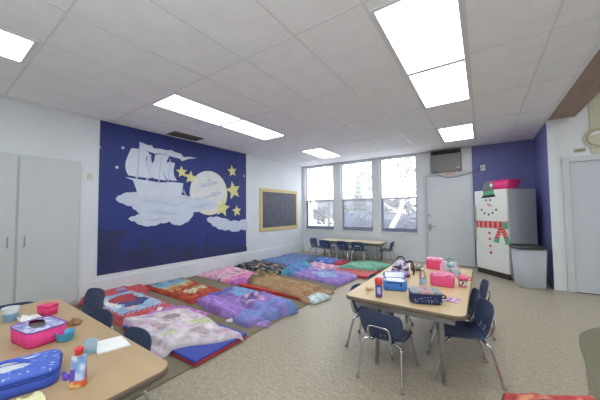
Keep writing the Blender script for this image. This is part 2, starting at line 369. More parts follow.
cl = [(60, 210), (72, 200), (95, 194), (120, 197), (150, 196), (182, 197), (215, 200), (240, 208), (262, 206), (285, 214), (300, 226), (270, 234), (243, 240), (236, 255), (222, 266), (205, 271), (186, 262), (165, 266), (145, 272), (122, 271), (105, 262), (90, 256), (105, 250), (122, 245), (108, 236), (98, 226), (78, 220)]
cut('cloud', scallop(zz(cl, *S2)), CLOUD, 2.5)
bm = bmesh.new()
for pts in ([(110, 215), (150, 210), (200, 222), (235, 215), (200, 228), (150, 218)], [(125, 240), (165, 235), (215, 245), (180, 248)], [(120, 258), (150, 255), (190, 252), (150, 262)], [(225, 232), (260, 222), (290, 222), (255, 232)]):
    add_prism(bm, [wp(*p) for p in zz(pts, *S2)], .006, .0097, MW)
obj('cloud_shading', bm, mat('mural_cloud_blue', (190, 199, 220), .7, var=.05), mur)
cl2 = [(274, 256), (290, 252), (308, 254), (330, 262), (350, 262), (368, 258), (369, 281), (355, 280), (342, 286), (326, 281), (310, 281), (296, 275), (284, 266)]
cut('cloud', scallop(zz(cl2, *S2)), CLOUD, 2)
ship = [(98, 247), (170, 259), (240, 269), (330, 284), (420, 280), (487, 289), (482, 330), (475, 366), (440, 372), (300, 372), (185, 368), (170, 318), (152, 268), (120, 256)]
cut('ship_hull', zz(ship, *S5), SAIL, 3.2)
cut('ship_sail', zz([(140, 55), (165, 56), (190, 62), (222, 66), (250, 76), (262, 94), (244, 108), (238, 128), (240, 160), (250, 200), (265, 240), (262, 256), (220, 250), (180, 246), (120, 235), (106, 205), (101, 180), (104, 140), (120, 100)], *S5), SAIL, 3)
cut('ship_sail', zz([(248, 98), (272, 96), (274, 140), (284, 160), (275, 175), (290, 200), (288, 248), (266, 256), (262, 230), (248, 190), (241, 150)], *S5), mat('mural_white_b', (200, 208, 226), .7, var=.04), 2)
cut('ship_sail', zz([(300, 98), (345, 94), (395, 106), (380, 135), (366, 160), (352, 190), (355, 228), (376, 270), (340, 266), (288, 256), (268, 215), (276, 172), (294, 135)], *S5), SAIL, 3)
cut('ship_sail', zz([(366, 150), (398, 146), (432, 155), (422, 200), (426, 240), (446, 272), (410, 270), (380, 264), (357, 225), (353, 192)], *S5), mat('mural_white_c', (208, 215, 231), .7, var=.04), 3.4)
cut('ship_banner', zz([(195, 12), (222, 22), (250, 35), (276, 35), (290, 55), (340, 60), (385, 70), (405, 66), (430, 80), (470, 92), (490, 114), (530, 112), (577, 122), (520, 127), (480, 141), (462, 124), (420, 114), (370, 96), (330, 90), (300, 92), (265, 80), (240, 70), (198, 62)], *S5), SAIL, 2.4)
for a, b, w in (((194, 50), (180, 250), 6), ((345, 85), (322, 290), 5), ((400, 130), (385, 285), 5), ((176, 240), (176, 262), 8), ((248, 248), (246, 272), 8), ((478, 335), (525, 392), 4), ((490, 330), (512, 392), 3)):
    a2, b2 = wp(*zz([a], *S5)[0]), wp(*zz([b], *S5)[0]); s_ = w/6.667*.0125
    dv = Vector((b2[0]-a2[0], b2[1]-a2[1])).normalized(); q = (-dv.y*s_, dv.x*s_)
    obj('ship_mast', PR([(a2[0]+q[0], a2[1]+q[1]), (b2[0]+q[0], b2[1]+q[1]), (b2[0]-q[0], b2[1]-q[1]), (a2[0]-q[0], a2[1]-q[1])], .005, .0115, MW), mat('mural_mast', (186, 194, 214), .7), mur)
STAR = mat('mural_star', (222, 218, 150), .7, var=.06, scale=14)
def star(cx, cy, r, m, lvl, rot=.2):
    c = wp(cx, cy); rw = r*(wp(cx, cy-1)[1]-wp(cx, cy)[1])
    obj('star', PR([(c[0]+rw*(1 if k % 2 == 0 else .46)*math.cos(rot+PI/2+k*PI/5), c[1]+rw*(1 if k % 2 == 0 else .46)*math.sin(rot+PI/2+k*PI/5)) for k in range(10)], .005, .006+.0012*lvl, MW), m, mur)
for a in ((181.6, 172, 6.2, .1), (190.3, 177.6, 7, -.1), (232, 171.2, 6, .15), (233.3, 190.5, 9.5, .25), (222.3, 208, 9.5, -.15), (236.6, 211, 6, .1)): star(a[0], a[1], a[2], STAR, 3, a[3])
for a in ((122.8, 147.8, 1.9), (116.8, 167.3, 2), (99.5, 147.2, 1.6), (243.8, 176, 1.2)): star(*a, SAIL, 2)

# ------------------------------------------------------------------ gold framed board
t = thing('notice_board', 'black paper notice board in a gold frame on the white wall', 'notice board', (XL, 0, 0))
a0, a1, b0, b1 = 5.64, 7.52, .83, 2.10; fw = .10; bm = bmesh.new()
for a in ((a0, a1, b0, b0+fw), (a0, a1, b1-fw, b1), (a0, a0+fw, b0+fw, b1-fw), (a1-fw, a1, b0+fw, b1-fw)): add_box(bm, 0, .03, a[0], a[1], a[2], a[3], bevel=.005)
obj('frame', bm, mat('gold_border', (208, 190, 128), .5, var=.10, scale=25), t)
bm = bmesh.new(); bmesh.ops.create_grid(bm, x_segments=44, y_segments=30, size=.5)
for v in bm.verts:
    x, y = v.co.x, v.co.y
    v.co = Vector((.012+.009*noise.noise(Vector((x*14, y*9, 3)))*min(1, 10*(.5-max(abs(x), abs(y)))), (a0+a1)/2+x*(a1-a0-2*fw+.02), (b0+b1)/2+y*(b1-b0-2*fw+.02)))
for f in bm.faces: f.smooth = True
obj('paper_backing', bm, mat('crumpled_paper', (74, 78, 94), .5, var=.2, scale=9), t)
t = thing('light_switch', 'small beige light switch on the wall left of the mural', 'switch', at(90, 176.5, 0, XL))
obj('plate', BX(0, .01, -.035, .035, -.05, .05, bevel=.003), mat('switch_beige', (214, 208, 192), .5), t); obj('toggle', BX(.01, .022, -.008, .008, -.014, .014), mat('switch_beige', (214, 208, 192), .5), t)

# ------------------------------------------------------------------ carpets
struct_rug = tag(obj('carpet', BX(-5.26, -2.22, .9, 7.2, .001, .012, bevel=.003), carpet_mat('carpet_taupe', (134, 124, 106))), 'large taupe carpet under the nap blankets along the mural wall', 'carpet')
edge = smooth_path([(1.9, 5.0, 0), (1.4, 4.84, 0), (1.1, 4.62, 0), (.88, 4.3, 0), (.80, 3.98, 0), (.77, 3.75, 0), (.735, 3.5, 0), (.68, 3.2, 0), (.62, 2.87, 0), (.55, 2.5, 0), (.5, 2.1, 0), (.6, 1.6, 0)], 5)
tag(obj('carpet', PR([(p.x, p.y) for p in edge]+[(3.0, 1.4), (3.1, 5.0)], .001, .014), carpet_mat('carpet_green', (134, 130, 112), .10)), 'grey green carpet with a wavy edge beside the white door', 'carpet')

# ------------------------------------------------------------------ fridge with paper snowman
FA, FB = Vector((-.135, 7.30)), Vector((.415, 6.72)); fd = (FB-FA).normalized(); FW = (FB-FA).length
t = thing('refrigerator', 'white fridge with grey sides and a paper snowman on its doors', 'refrigerator', (FA.x, FA.y, 0), math.atan2(fd.y, fd.x))
FH = 1.83; FD = .70
obj('body', BX(0, FW, .05, FD, .03, FH, bevel=.008), mat('fridge_grey', (186, 186, 186), .45, var=.02), t)
WF = mat('fridge_white', (232, 232, 228), .4, var=.015)
split = FH*.633
d1 = obj('freezer_door', BX(0, FW, 0, .047, split+.006, FH, bevel=.012), WF, t)
d2 = obj('fridge_door', BX(0, FW, 0, .047, .11, split-.006, bevel=.012), WF, t)
obj('kick_plate', BX(.01, FW-.01, .012, .05, 0, .10), mat('fridge_kick', (58, 50, 46), .6), t)
HM = mat('handle_grey', (176, 172, 160), .4)
obj('handle', BX(.012, .04, -.03, 0, split+.03, split+.32, bevel=.006), HM, d1); obj('handle', BX(.012, .04, -.03, 0, split-.45, split-.03, bevel=.006), HM, d2)
MF = Matrix(((1, 0, 0, 0), (0, 0, -1, 0), (0, 1, 0, 0), (0, 0, 0, 1)))
def fp(x, y): return ((x-12)/116*FW, FH-(y-65)/272*FH)
def sticker(name, pts, m, lvl=1, parent=t): return obj(name, PR([fp(*p) for p in pts], -.002, .0012*lvl, MF), m, parent)
def disc(cx, cy, r, k=12): return [(cx+r*math.cos(2*PI*i/k), cy+r*1.05*math.sin(2*PI*i/k)) for i in range(k)]
PG = mat('paper_grey', (112, 112, 116), .85); PGR = mat('paper_green', (92, 172, 132), .85); PDK = mat('paper_black', (44, 50, 52), .85); PRD = mat('paper_red', (206, 66, 74), .85); PPK = mat('paper_salmon', (226, 150, 140), .85)
sticker('snowman_hat', [(48, 72), (46, 52), (52, 42), (66, 37), (80, 39), (86, 46), (86, 72)], PG, 1)
sticker('hat_band', [(47, 83), (48, 69), (86, 67), (88, 81)], PGR, 2)
sticker('hat_brim', [(38, 89), (48, 81), (88, 79), (92, 87), (66, 89)], PDK, 3)
sticker('hat_flower', [(78+6*(1 if k % 2 else .6)*math.cos(k*PI/5), 50+7*(1 if k % 2 else .6)*math.sin(k*PI/5)) for k in range(10)], WF, 3)
for c in ((57, 97), (72, 97)): sticker('snowman_eye', disc(c[0], c[1], 3.2), PDK)
sticker('snowman_nose', [(59, 108), (64, 106), (82, 118), (64, 116)], PPK)
for c in ((40, 128), (50, 139), (65, 143), (79, 138), (92, 128)): sticker('snowman_mouth', disc(c[0], c[1], 3.4), PDK)
for c in ((65, 202), (66, 221), (67, 243), (68, 264)): sticker('snowman_button', disc(c[0], c[1], 4.2), PRD)
sr = sticker('snowman_scarf', [(12, 165), (128, 163), (129, 186), (12, 187)], PPK, 1)
bm = bmesh.new()
for k in range(6): x = 13+17.5*k; add_prism(bm, [fp(*p) for p in ((x, 166), (x+9, 166), (x+9, 186), (x, 186))], -.002, .0022, MF)
for q in range(4):
    f0 = q/4; add_prism(bm, [fp(*p) for p in ((96-14*f0, 186+34*f0), (108-14*f0, 186+34*f0), (107-14*f0, 191+34*f0), (94-14*f0, 191+34*f0))], -.002, .0032, MF)
    add_prism(bm, [fp(*p) for p in ((104+13*f0, 186+32*f0), (116+13*f0, 184+32*f0), (118+13*f0, 189+32*f0), (105+13*f0, 191+32*f0))], -.002, .0042, MF)
obj('scarf_check', bm, PRD, sr)
for pts, l_ in (([(98, 184), (112, 186), (97, 225), (82, 222)], 1.5), ([(102, 184), (118, 182), (131, 214), (118, 222)], 2)): sticker('scarf_tail', pts, PPK, l_, sr)
for pts, l_ in (([(86, 212), (101, 214), (97, 232), (78, 228)], 2.6), ([(114, 210), (128, 206), (133, 228), (120, 234)], 3.4), ([(112, 166), (128, 165), (129, 186), (112, 186)], 3)): sticker('scarf_fringe', pts, PGR, l_, sr)
# pink tub on top
c = FA+fd*.45; pn = Vector((-fd.y, fd.x)); c = c+pn*.3
t = thing('plastic_tub', 'bright pink plastic tub on top of the white fridge', 'tub', (c.x, c.y, FH), math.atan2(fd.y, fd.x))
PINK = mat('tub_pink', (232, 62, 132), .45)
bm = bmesh.new(); add_loft(bm, [(.20, .13, .04, .002), (.21, .14, .045, .01), (.275, .17, .05, .19), (.268, .163, .05, .19), (.20, .125, .04, .015)], cap0=True, cap1=True); obj('bin', bm, PINK, t)
obj('rim', LF([(.275, .17, .05, .185), (.292, .185, .06, .19), (.292, .185, .06, .203), (.27, .165, .05, .203)], cap0=False, cap1=False), PINK, t)

# ------------------------------------------------------------------ trash can
t = thing('trash_can', 'tall grey plastic trash can with black liner beside the fridge', 'trash can', (.68, 6.41, 0), .36); t.scale = (.92, .95, 1.0)
GC = mat('can_grey', (178, 182, 188), .5, var=.03)
bm = bmesh.new(); add_loft(bm, [(.19, .17, .05, .0), (.195, .175, .05, .02), (.225, .20, .05, .70), (.217, .192, .05, .70), (.19, .168, .05, .05)], cap0=True, cap1=True); obj('bin', bm, GC, t)
obj('rim', LF([(.225, .20, .05, .685), (.242, .216, .055, .69), (.244, .218, .055, .735), (.222, .197, .05, .735), (.22, .195, .05, .69)], cap0=False, cap1=False), GC, t)
bm = bmesh.new(); add_loft(bm, [(.247, .222, .056, .695), (.252, .226, .056, .742), (.23, .204, .05, .752), (.21, .185, .05, .72), (.19, .165, .05, .60)], cap0=False, cap1=True)
for v in bm.verts: v.co += Vector((.008, .008, .012))*noise.noise(v.co*16)
obj('liner', bm, mat('liner_black', (40, 42, 46), .3), t)

# ------------------------------------------------------------------ air conditioner, sign, cable, wall box
t = thing('air_conditioner', 'dark window air conditioner set in the panel above the grey door', 'air conditioner', (-.74, YB, 2.69))
AC = mat('ac_case', (124, 121, 118), .5, var=.05)
obj('case', BX(-.35, .35, -.10, 0, -.29, .285, bevel=.008), AC, t)
bm = bmesh.new()
for k in range(12): z = -.25+.034*k; add_box(bm, -.325, .325, -.108, -.1, z, z+.018)
obj('front_louvre', bm, mat('ac_slat', (146, 143, 139), .5), t)
obj('outlet_recess', BX(-.33, .33, -.104, -.098, .175, .265), DARK, t)
bm = bmesh.new()
for k in range(5): x = -.31+.145*k; add_box(bm, x, x+.012, -.112, -.1, .175, .265)
add_box(bm, -.33, .33, -.112, -.1, .215, .223); obj('outlet_vane', bm, mat('ac_vane', (66, 65, 66), .5), t)
obj('badge', BX(.24, .31, -.112, -.106, -.205, -.185), mat('badge_silver', (232, 232, 232), .3), t)
p = at(451, 173.2, 1, YB)
t = thing('exit_sign', 'small sign with red letters below the air conditioner', 'sign', (p.x, YB-.055, 2.358))
obj('plate', BX(-.15, .14, -.004, .004, -.05, .05), mat('sign_white', (222, 214, 198), .6), t)
cv = bpy.data.curves.new('sign_lettering', 'FONT'); cv.body = 'EXIT'; cv.size = .12; cv.align_x = 'CENTER'; cv.align_y = 'CENTER'; cv.extrude = .002; cv.materials.append(mat('sign_red', (196, 70, 66), .6))
tmp = bpy.data.objects.new('sign_lettering', cv); COL.objects.link(tmp); bpy.context.view_layer.update()
lm = bpy.data.meshes.new_from_object(tmp.evaluated_get(bpy.context.evaluated_depsgraph_get())); bpy.data.objects.remove(tmp)
o = bpy.data.objects.new('sign_lettering', lm); COL.objects.link(o); o.parent = t; o.rotation_euler = (PI/2, 0, 0); o.location = (0, -.006, -.002)
p = at(482.8, 168, 1, YB)
t = thing('thermostat', 'small white thermostat box on the blue wall above the fridge', 'thermostat', (p.x, YB, p.z))
obj('case', BX(-.05, .05, -.03, 0, -.07, .07, bevel=.006), mat('sign_white', (222, 214, 198), .6), t)
obj('dial', LT([(.025, 0), (.022, .012)], 14, Matrix.Translation((0, -.03, .01)) @ Matrix.Rotation(PI/2, 4, 'X')), mat('dial_grey', (150, 150, 150), .5), t)
pts = [at(*q, 1, YB-.055) for q in ((433.5, 172.5), (438, 175), (445, 177), (453, 177), (461, 175.5), (469, 173), (476, 170), (481.5, 168.5))]; pts[-1].y = YB-.03; pts[0].y = YB-.05
tag(obj('power_cable', TB(smooth_path(pts, 5), .007, 6), mat('cable_grey', (130, 126, 118), .6)), 'thin cable sagging from the air conditioner to the thermostat', 'cable')

# plaque and number marks over the right door
p = at(598, 137.5, 1, YR)
t = thing('wall_plaque', 'round cream plaque with a gold ring above the white right door', 'plaque', (p.x, YR-.022, p.z))
MY = Matrix.Rotation(PI/2, 4, 'X')
obj('disc', LT([(.165, 0), (.165, .008), (.155, .014)], 40, MY), mat('plaque_cream', (206, 200, 176), .6, var=.08), t)
bm = bmesh.new(); add_tube(bm, [Vector((.135*math.cos(2*PI*k/40), -.016, .135*math.sin(2*PI*k/40))) for k in range(41)], .008, 8); obj('inner_ring', bm, mat('plaque_gold', (166, 150, 106), .4), t)
bm = bmesh.new()
for k in range(36): add_ball(bm, (.172*math.cos(2*PI*k/36), -.008, .172*math.sin(2*PI*k/36)), .010, sub=1)
obj('beaded_rim', bm, mat('bead_white', (228, 228, 224), .5), t)
obj('pale_band', PR([(.10*math.cos(a), .10*math.sin(a)) for a in [.25+.1*k for k in range(27)]]+[(-.06, .04), (0, .055), (.06, .04)], .012, .017, MY), mat('bead_white', (228, 228, 224), .5), t)
a_, b_ = at(573.5, 151, 1, YR), at(585.5, 149.6, 1, YR)
t = thing('door_number_plate', 'row of small dark gold marks above the white right door', 'sign', (a_.x, YR, a_.z))
w_ = b_.x-a_.x; obj('plate', BX(0, w_, -.004, 0, -.035, .04), mat('plate_cream', (196, 192, 172), .6), t)
bm = bmesh.new()
for k, (h0, h1) in enumerate(((-.016, .012), (-.02, .02), (-.018, .02), (-.006, .024))):
    x = w_*(.12+.23*k); add_box(bm, x, x+.009, -.007, -.003, h0, h1); add_box(bm, x+.018, x+.027, -.007, -.003, h0, h1); add_box(bm, x+.009, x+.018, -.007, -.003, (h0+h1)/2-.004, (h0+h1)/2+.006)
obj('gold_mark', bm, mat('mark_bronze', (124, 116, 86), .5), t)

# ------------------------------------------------------------------ school chairs
NAVYP = mat('chair_navy', (58, 71, 104), .38, var=.05, scale=5)
GLIDE = mat('chair_glide', (150, 146, 138), .4)
def shell(rows, wid, crv, slots=(), nx=22):
    bm = bmesh.new(); g = []
    for (y, z), w, (ky, kz) in zip(rows, wid, crv):
        g.append([bm.verts.new(((2*i/nx-1)*w, y+ky*(2*i/nx-1)**2, z+kz*(2*i/nx-1)**2)) for i in range(nx+1)])
    for r in range(len(g)-1):
        for i in range(nx):
            if (r, i) in slots: continue
            f = bm.faces.new((g[r][i], g[r][i+1], g[r+1][i+1], g[r+1][i])); f.smooth = True
    bmesh.ops.recalc_face_normals(bm, faces=bm.faces)
    r = bmesh.ops.solidify(bm, geom=bm.faces[:], thickness=.007)
    return bm
def make_chair(label, group):
    t = thing('school_chair', label, 'chair', (0, 0, 0), 0, group)
    rows = [(.19, .325), (.187, .338), (.175, .349), (.14, .356), (.08, .356), (.02, .352), (-.04, .348), (-.09, .347), (-.13, .351), (-.155, .362)]
    wid = [.150, .165, .174, .182, .186, .187, .184, .176, .166, .160]
    obj('seat', shell(rows, wid, [(-.02, 0), (-.02, .002), (-.015, .006), (-.006, .010), (0, .014), (0, .018), (0, .022), (.005, .024), (.012, .024), (.02, .022)]), NAVYP, t)
    rows = [(-.150, .361), (-.170, .378), (-.183, .400), (-.192, .425), (-.20, .455), (-.208, .49), (-.215, .53), (-.221, .565), (-.226, .59), (-.229, .606), (-.231, .616), (-.232, .622)]
    wid = [.160, .162, .168, .176, .183, .188, .190, .187, .180, .168, .150, .128]
    sl = {(r, i) for r in (1, 2) for i in (5, 8, 10, 11, 13, 16)}
    obj('backrest', shell(rows, wid, [(.022, .018), (.03, .012), (.036, .006), (.04, 0), (.042, 0), (.042, 0), (.04, 0), (.037, 0), (.033, -.002), (.03, -.004), (.026, -.004), (.022, -.004)], sl), NAVYP, t)
    for sx in (-1, 1):
        for sy in (-1, 1):
            lg = obj('leg', TB(smooth_path([(sx*.07, sy*.10-.01, .334), (sx*.135, sy*.125-.01, .332), (sx*.162, sy*.145-.01, .312), (sx*.168, sy*.16-.01, .28), (sx*.188, sy*.235, .008)], 5), .0105, 10), CHROME, t)
            obj('foot_glide', LT([(.014, 0), (.016, .004), (.016, .02), (.011, .03)], 12, Matrix.Translation((sx*.189, sy*.237, 0))), GLIDE, lg)
    obj('seat_frame', TB([(-.07, -.11, .334), (-.07, .09, .334)], .0105), CHROME, t)
    bm = bmesh.new(); add_tube(bm, [(.07, -.11, .334), (.07, .09, .334)], .0105); add_tube(bm, [(-.11, 0, .336), (.11, 0, .336)], .009); obj('seat_frame', bm, CHROME, t)
    obj('back_frame', TB(smooth_path([(-.085, -.10, .330), (-.09, -.175, .345), (-.092, -.205, .40), (-.09, -.222, .46), (-.07, -.229, .492), (0, -.231, .496), (.07, -.229, .492), (.09, -.222, .46), (.092, -.205, .40), (.09, -.175, .345), (.085, -.10, .330)], 4), .009, 8), CHROME, t)
    return t
GA = 'navy school chairs around the right lunch table'
ch0 = make_chair('navy chair with its back to the camera at the near end of the lunch table', GA)
ch0.scale = (.98, 1, .93); ch0.location = (-.725, 2.41, 0); ch0.rotation_euler = (0, 0, -.04)
def chair(x, y, deg, label, group, s=1, zs=.94):
    c = dup(ch0, (x, y, 0), math.radians(deg), label, group); c.scale = (s, s, s*zs); return c
chair(-.19, 2.79, 106, 'big looking navy chair at the near right corner of the right lunch table', GA, 1.04)
chair(-.275, 3.27, 97, 'navy chair half hidden behind the near right chair of the lunch table', GA)
chair(-.19, 3.76, 97, 'navy chair furthest along the fridge side of the right lunch table', GA)
chair(-.98, 2.79, -88, 'navy chair at the near left side of the lunch table by the blanket carpet', GA)
chair(-.99, 3.33, -90, 'navy chair behind the patterned bag on the left side of the lunch table', GA)
chair(-.62, 4.24, 172, 'chair at the far end of the lunch table behind the pink lunch box', GA)
GB = 'navy school chairs around the left lunch table'
chair(-3.32, .90, 186, 'navy chair pulled out furthest beside the red bordered cartoon blanket', GB, 1, 1.0)
chair(-2.55, .69, 183, 'navy chair pushed in at the middle of the left lunch table', GB, 1, 1.0)
chair(-1.93, .68, 180, 'navy chair pushed in next to the white napkin on the left lunch table', GB, 1, 1.0)
chair(-3.24, .46, -96, 'dark chair back at the end of the left lunch table by the photo edge', GB, 1, 1.0)
GCH = 'small dark school chairs round the window table'
chair(-4.20, 7.06, -95, 'small chair turned sideways at the left end of the window table', GCH, .97)
chair(-3.83, 6.98, 2, 'small chair with back to camera leftmost in front of the window table', GCH, .97)
chair(-3.26, 7.00, -3, 'small chair with back to camera in the middle of the window table', GCH, .97)
chair(-2.83, 7.02, 4, 'small chair with back to camera rightmost in front of the window table', GCH, .97)
chair(-2.22, 7.40, 90, 'small chair turned sideways at the right end of the window table', GCH, .97)

# ------------------------------------------------------------------ tables
EDGE = mat('table_edge_brown', (112, 98, 84), .5, var=.05); APR = mat('table_apron', (150, 148, 146), .45, .2)
TLEG = mat('table_leg_grey', (160, 158, 154), .4, .3)
def table(name, label, cx, cy, sx, sy, H, top, rz=0, inset=(.2, .3), legr=(.026, .015)):
    t = thing(name, label, 'table', (cx, cy, 0), rz)
    obj('tabletop', LF([(sx/2-.004, sy/2-.004, .075, H-.008), (sx/2-.004, sy/2-.004, .075, H-.002), (sx/2-.008, sy/2-.008, .072, H)], 8), top, t)
    obj('edge_band', LF([(sx/2-.006, sy/2-.006, .075, H-.036), (sx/2, sy/2, .078, H-.032), (sx/2, sy/2, .078, H-.006), (sx/2-.003, sy/2-.003, .075, H-.003)], 8), EDGE, t)
    bm = bmesh.new(); ax, ay = sx/2-.075, sy/2-.075
    for a in ((-ax, ax, -ay, -ay+.02), (-ax, ax, ay-.02, ay), (-ax, -ax+.02, -ay+.02, ay-.02), (ax-.02, ax, -ay+.02, ay-.02)): add_box(bm, *a, H-.095, H-.036)
    obj('apron', bm, APR, t)
    for ux in (-1, 1):
        for uy in (-1, 1):
            lx, ly = ux*(sx/2-inset[0]), uy*(sy/2-inset[1])
            lg = obj('leg', TB([(lx-ux*.02, ly-uy*.05, H-.037), (lx-ux*.015, ly-uy*.04, H-.14), (lx, ly, .02)], [legr[0], legr[0], legr[1]], 14), TLEG, t)
            obj('foot_glide', LT([(.018, 0), (.019, .006), (.012, .03)], 12, Matrix.Translation((lx, ly, 0))), STEEL, lg)
    return t
TH = .675
table('lunch_table', 'light wood lunch table on the right covered with lunch bags', -.572, 3.055, .92, 1.78, TH, wood_mat('laminate_light', (204, 178, 136), (9, 1.2, 2), .05, .35), 0, (.185, .30))
table('lunch_table', 'tan wood lunch table cut by the left photo edge', -2.19, .283, 1.86, .915, TH, wood_mat('laminate_tan', (182, 156, 120), (1.2, 9, 2), .05, .4), 0, (.20, .18))
table('window_table', 'low narrow table with small chairs under the windows', -3.22, 7.38, 1.92, .64, .52, wood_mat('laminate_window', (212, 194, 160), (1.2, 9, 2), .05, .35), 0, (.14, .1))

# ------------------------------------------------------------------ nap mats and blankets
PADS = []
def nap_mat(label, cx, cy, sx, sy, rz, ctop, cbot, h=.05):
    t = thing('nap_mat', label, 'nap mat', (cx, cy, .012), rz, 'folding nap mats on the carpet')
    M = h*.5
    bm = bmesh.new()
    for k in range(3): x0 = -sx/2+sx/3*k; add_box(bm, x0+.004, x0+sx/3-.004, -sy/2, sy/2, M, h, bevel=.01)
    obj('top_cover', bm, mat('vinyl_'+'%d_%d_%d' % ctop, ctop, .4, var=.04), t)
    bm = bmesh.new()
    for k in range(3): x0 = -sx/2+sx/3*k; add_box(bm, x0+.004, x0+sx/3-.004, -sy/2, sy/2, 0, M, bevel=.008)
    obj('bottom_cover', bm, mat('vinyl_'+'%d_%d_%d' % cbot, cbot, .4, var=.04), t)
    PADS.append((cx, cy, sx/2, sy/2, math.cos(rz), math.sin(rz), h)); return t
def sst(a, b, x): t = max(0, min(1, (x-a)/(b-a))); return t*t*(3-2*t)
def ground(x, y):
    g = 0
    for cx, cy, hx, hy, c, s, h in PADS:
        dx, dy = x-cx, y-cy; lx, ly = dx*c+dy*s, -dx*s+dy*c
        g = max(g, h*sst(-.05, .008, min(hx-abs(lx), hy-abs(ly))))
    return g+.014
def N(x, y, s=0): return noise.noise(Vector((x, y, s*7.31)))
def mixc(a, b, t): return tuple(p+(q-p)*t for p, q in zip(a, b))
PAINT = painted('printed_cloth')
def cloth_mesh(name, quad, hfun, paint, seed, nu, nv, wob, parent=None, base=ground, m=None, rim=.09):
    c00, c10, c11, c01 = [Vector(q) for q in quad]; bm = bmesh.new(); lay = bm.verts.layers.float_color.new('pattern'); g = []
    LU = ((c10-c00).length+(c11-c01).length)/2; LV = ((c01-c00).length+(c11-c10).length)/2
    for i in range(nu+1):
        row = []
        for j in range(nv+1):
            u, v = i/nu, j/nv; p = c00*(1-u)*(1-v)+c10*u*(1-v)+c11*u*v+c01*(1-u)*v
            e = min(u*LU, (1-u)*LU, v*LV, (1-v)*LV); k = 1-sst(0, .2, e)
            p = p+Vector((N(p.x*3, p.y*3, seed), N(p.x*3, p.y*3, seed+9)))*wob*(.4+.6*k)
            z = base(p.x, p.y)+max(.0, hfun(u, v, p.x, p.y))*(1-(1-min(1, e/rim))**2)**.5+.002
            w = bm.verts.new((p.x, p.y, z)); w[lay] = (*L3([c*(1+.10*N(p.x*38, p.y*38, seed)+.12*N(p.x*13, p.y*13, seed+2)) for c in mute(paint(u, v, p.x, p.y))]), 1); row.append(w)
        g.append(row)
    for i in range(nu):
        for j in range(nv): f = bm.faces.new((g[i][j], g[i+1][j], g[i+1][j+1], g[i][j+1])); f.smooth = True
    low = {}
    rimv = [g[i][0] for i in range(nu)]+[g[nu][j] for j in range(nv)]+[g[i][nv] for i in range(nu, 0, -1)]+[g[0][j] for j in range(nv, 0, -1)]
    bot = []
    for w in rimv:
        q = bm.verts.new((w.co.x, w.co.y, w.co.z-.004)); q[lay] = w[lay]; bot.append(q)
    m_ = len(rimv)
    for k in range(m_): bm.faces.new((rimv[k], rimv[(k+1) % m_], bot[(k+1) % m_], bot[k]))
    return obj(name, bm, m or PAINT, parent)
def blanket(label, quad, h, paint, seed, amp=.02, fr=5, wob=.03, nu=110, nv=80, ridge=0, rdir=(1, 0), rfr=14, cat='blanket', name='blanket', bump=None):
    h, amp, ridge = h*.58, amp*.75, ridge*.75
    def hf(u, v, x, y):
        z = h+amp*N(x*fr, y*fr, seed)+amp*.5*N(x*fr*2.4, y*fr*2.4, seed+3)
        z += .012*abs(N(x*11+y*3, y*9-x*4, seed+6))+.006*N(x*26, y*26, seed+8)
        if ridge: z += ridge*abs(N((x*rdir[0]+y*rdir[1])*rfr*.5, (x*rdir[1]-y*rdir[0])*1.4, seed+5))*2
        if bump: z += bump(u, v)
        return z
    return tag(cloth_mesh(name, quad, hf, paint, seed, nu, nv, wob), label, cat, 'children\'s nap blankets on the carpet')
def box_in(u, v, a, b, c, d): return a < u < b and c < v < d
def ell(u, v, cu, cv, ru, rv): return ((u-cu)/ru)**2+((v-cv)/rv)**2 < 1

BLUEV, REDV, PURV = (58, 74, 168), (190, 52, 60), (104, 82, 170)
nap_mat('blue and purple nap mat under the red bordered cartoon blanket', -4.33, 1.80, 1.45, .62, .05, (70, 76, 170), (150, 70, 120))
nap_mat('blue nap mat with red underside under the cream animal blanket', -2.90, 1.79, 1.42, .66, .02, BLUEV, REDV, .055)
nap_mat('red nap mat under the brown blanket', -3.10, 3.78, 1.40, .62, -.02, (206, 66, 58), (196, 56, 52), .05)
nap_mat('red nap mat under the mint green blanket', -2.42, 5.80, .90, .98, -.05, (204, 62, 70), (196, 56, 66), .05)

def pA(u, v, x, y):
    n = N(u*9, v*7, 1); e = min(u*1.5, (1-u)*1.3, v*.75, (1-v)*.75)
    if u > .91 or e < .06+.008*n: return mixc((222, 92, 92), (206, 74, 80), .5+n)
    if e < .09 or u > .86: return (122, 92, 160) if int((u*34+v*20)) % 2 else (222, 150, 160)
    if ell(u, v, .38+.05*n, .50, .15, .24+.1*N(u*14, v*9, 5)): return mixc((206, 72, 78), (180, 60, 80), .5+n)
    if ell(u, v, .58+.05*n, .56+.05*n, .14, .26+.14*N(u*16, v*11, 6)): return mixc((72, 78, 130), (96, 96, 150), .5+n)
    if ell(u, v, .50, .24, .16, .08): return (228, 226, 226)
    if ell(u, v, .73, .40, .06, .10): return (214, 178, 190)
    return mixc((134, 176, 216), (178, 204, 228), .5+N(u*6, v*6, 4))
blanket('coral bordered blanket with a light blue cartoon picture by the left table', [(-5.12, 1.44), (-3.68, 1.46), (-3.68, 2.12), (-5.10, 2.34)], .065, pA, 11, .014, 4, .025)
def pAp(u, v, x, y):
    n = N(u*8, v*6, 2)
    if .42 < v < .58: return mixc((96, 86, 170), (222, 170, 190), .5+.5*n)
    return mixc((224, 88, 92), (206, 76, 84), .5+n)
blanket('coral pillow with a purple stripe at the wall end of the cartoon blanket', [(-5.27, 1.50), (-4.90, 1.54), (-4.86, 2.38), (-5.24, 2.42)], .17, pAp, 21, .012, 5, .02, 40, 60, cat='pillow', name='pillow')

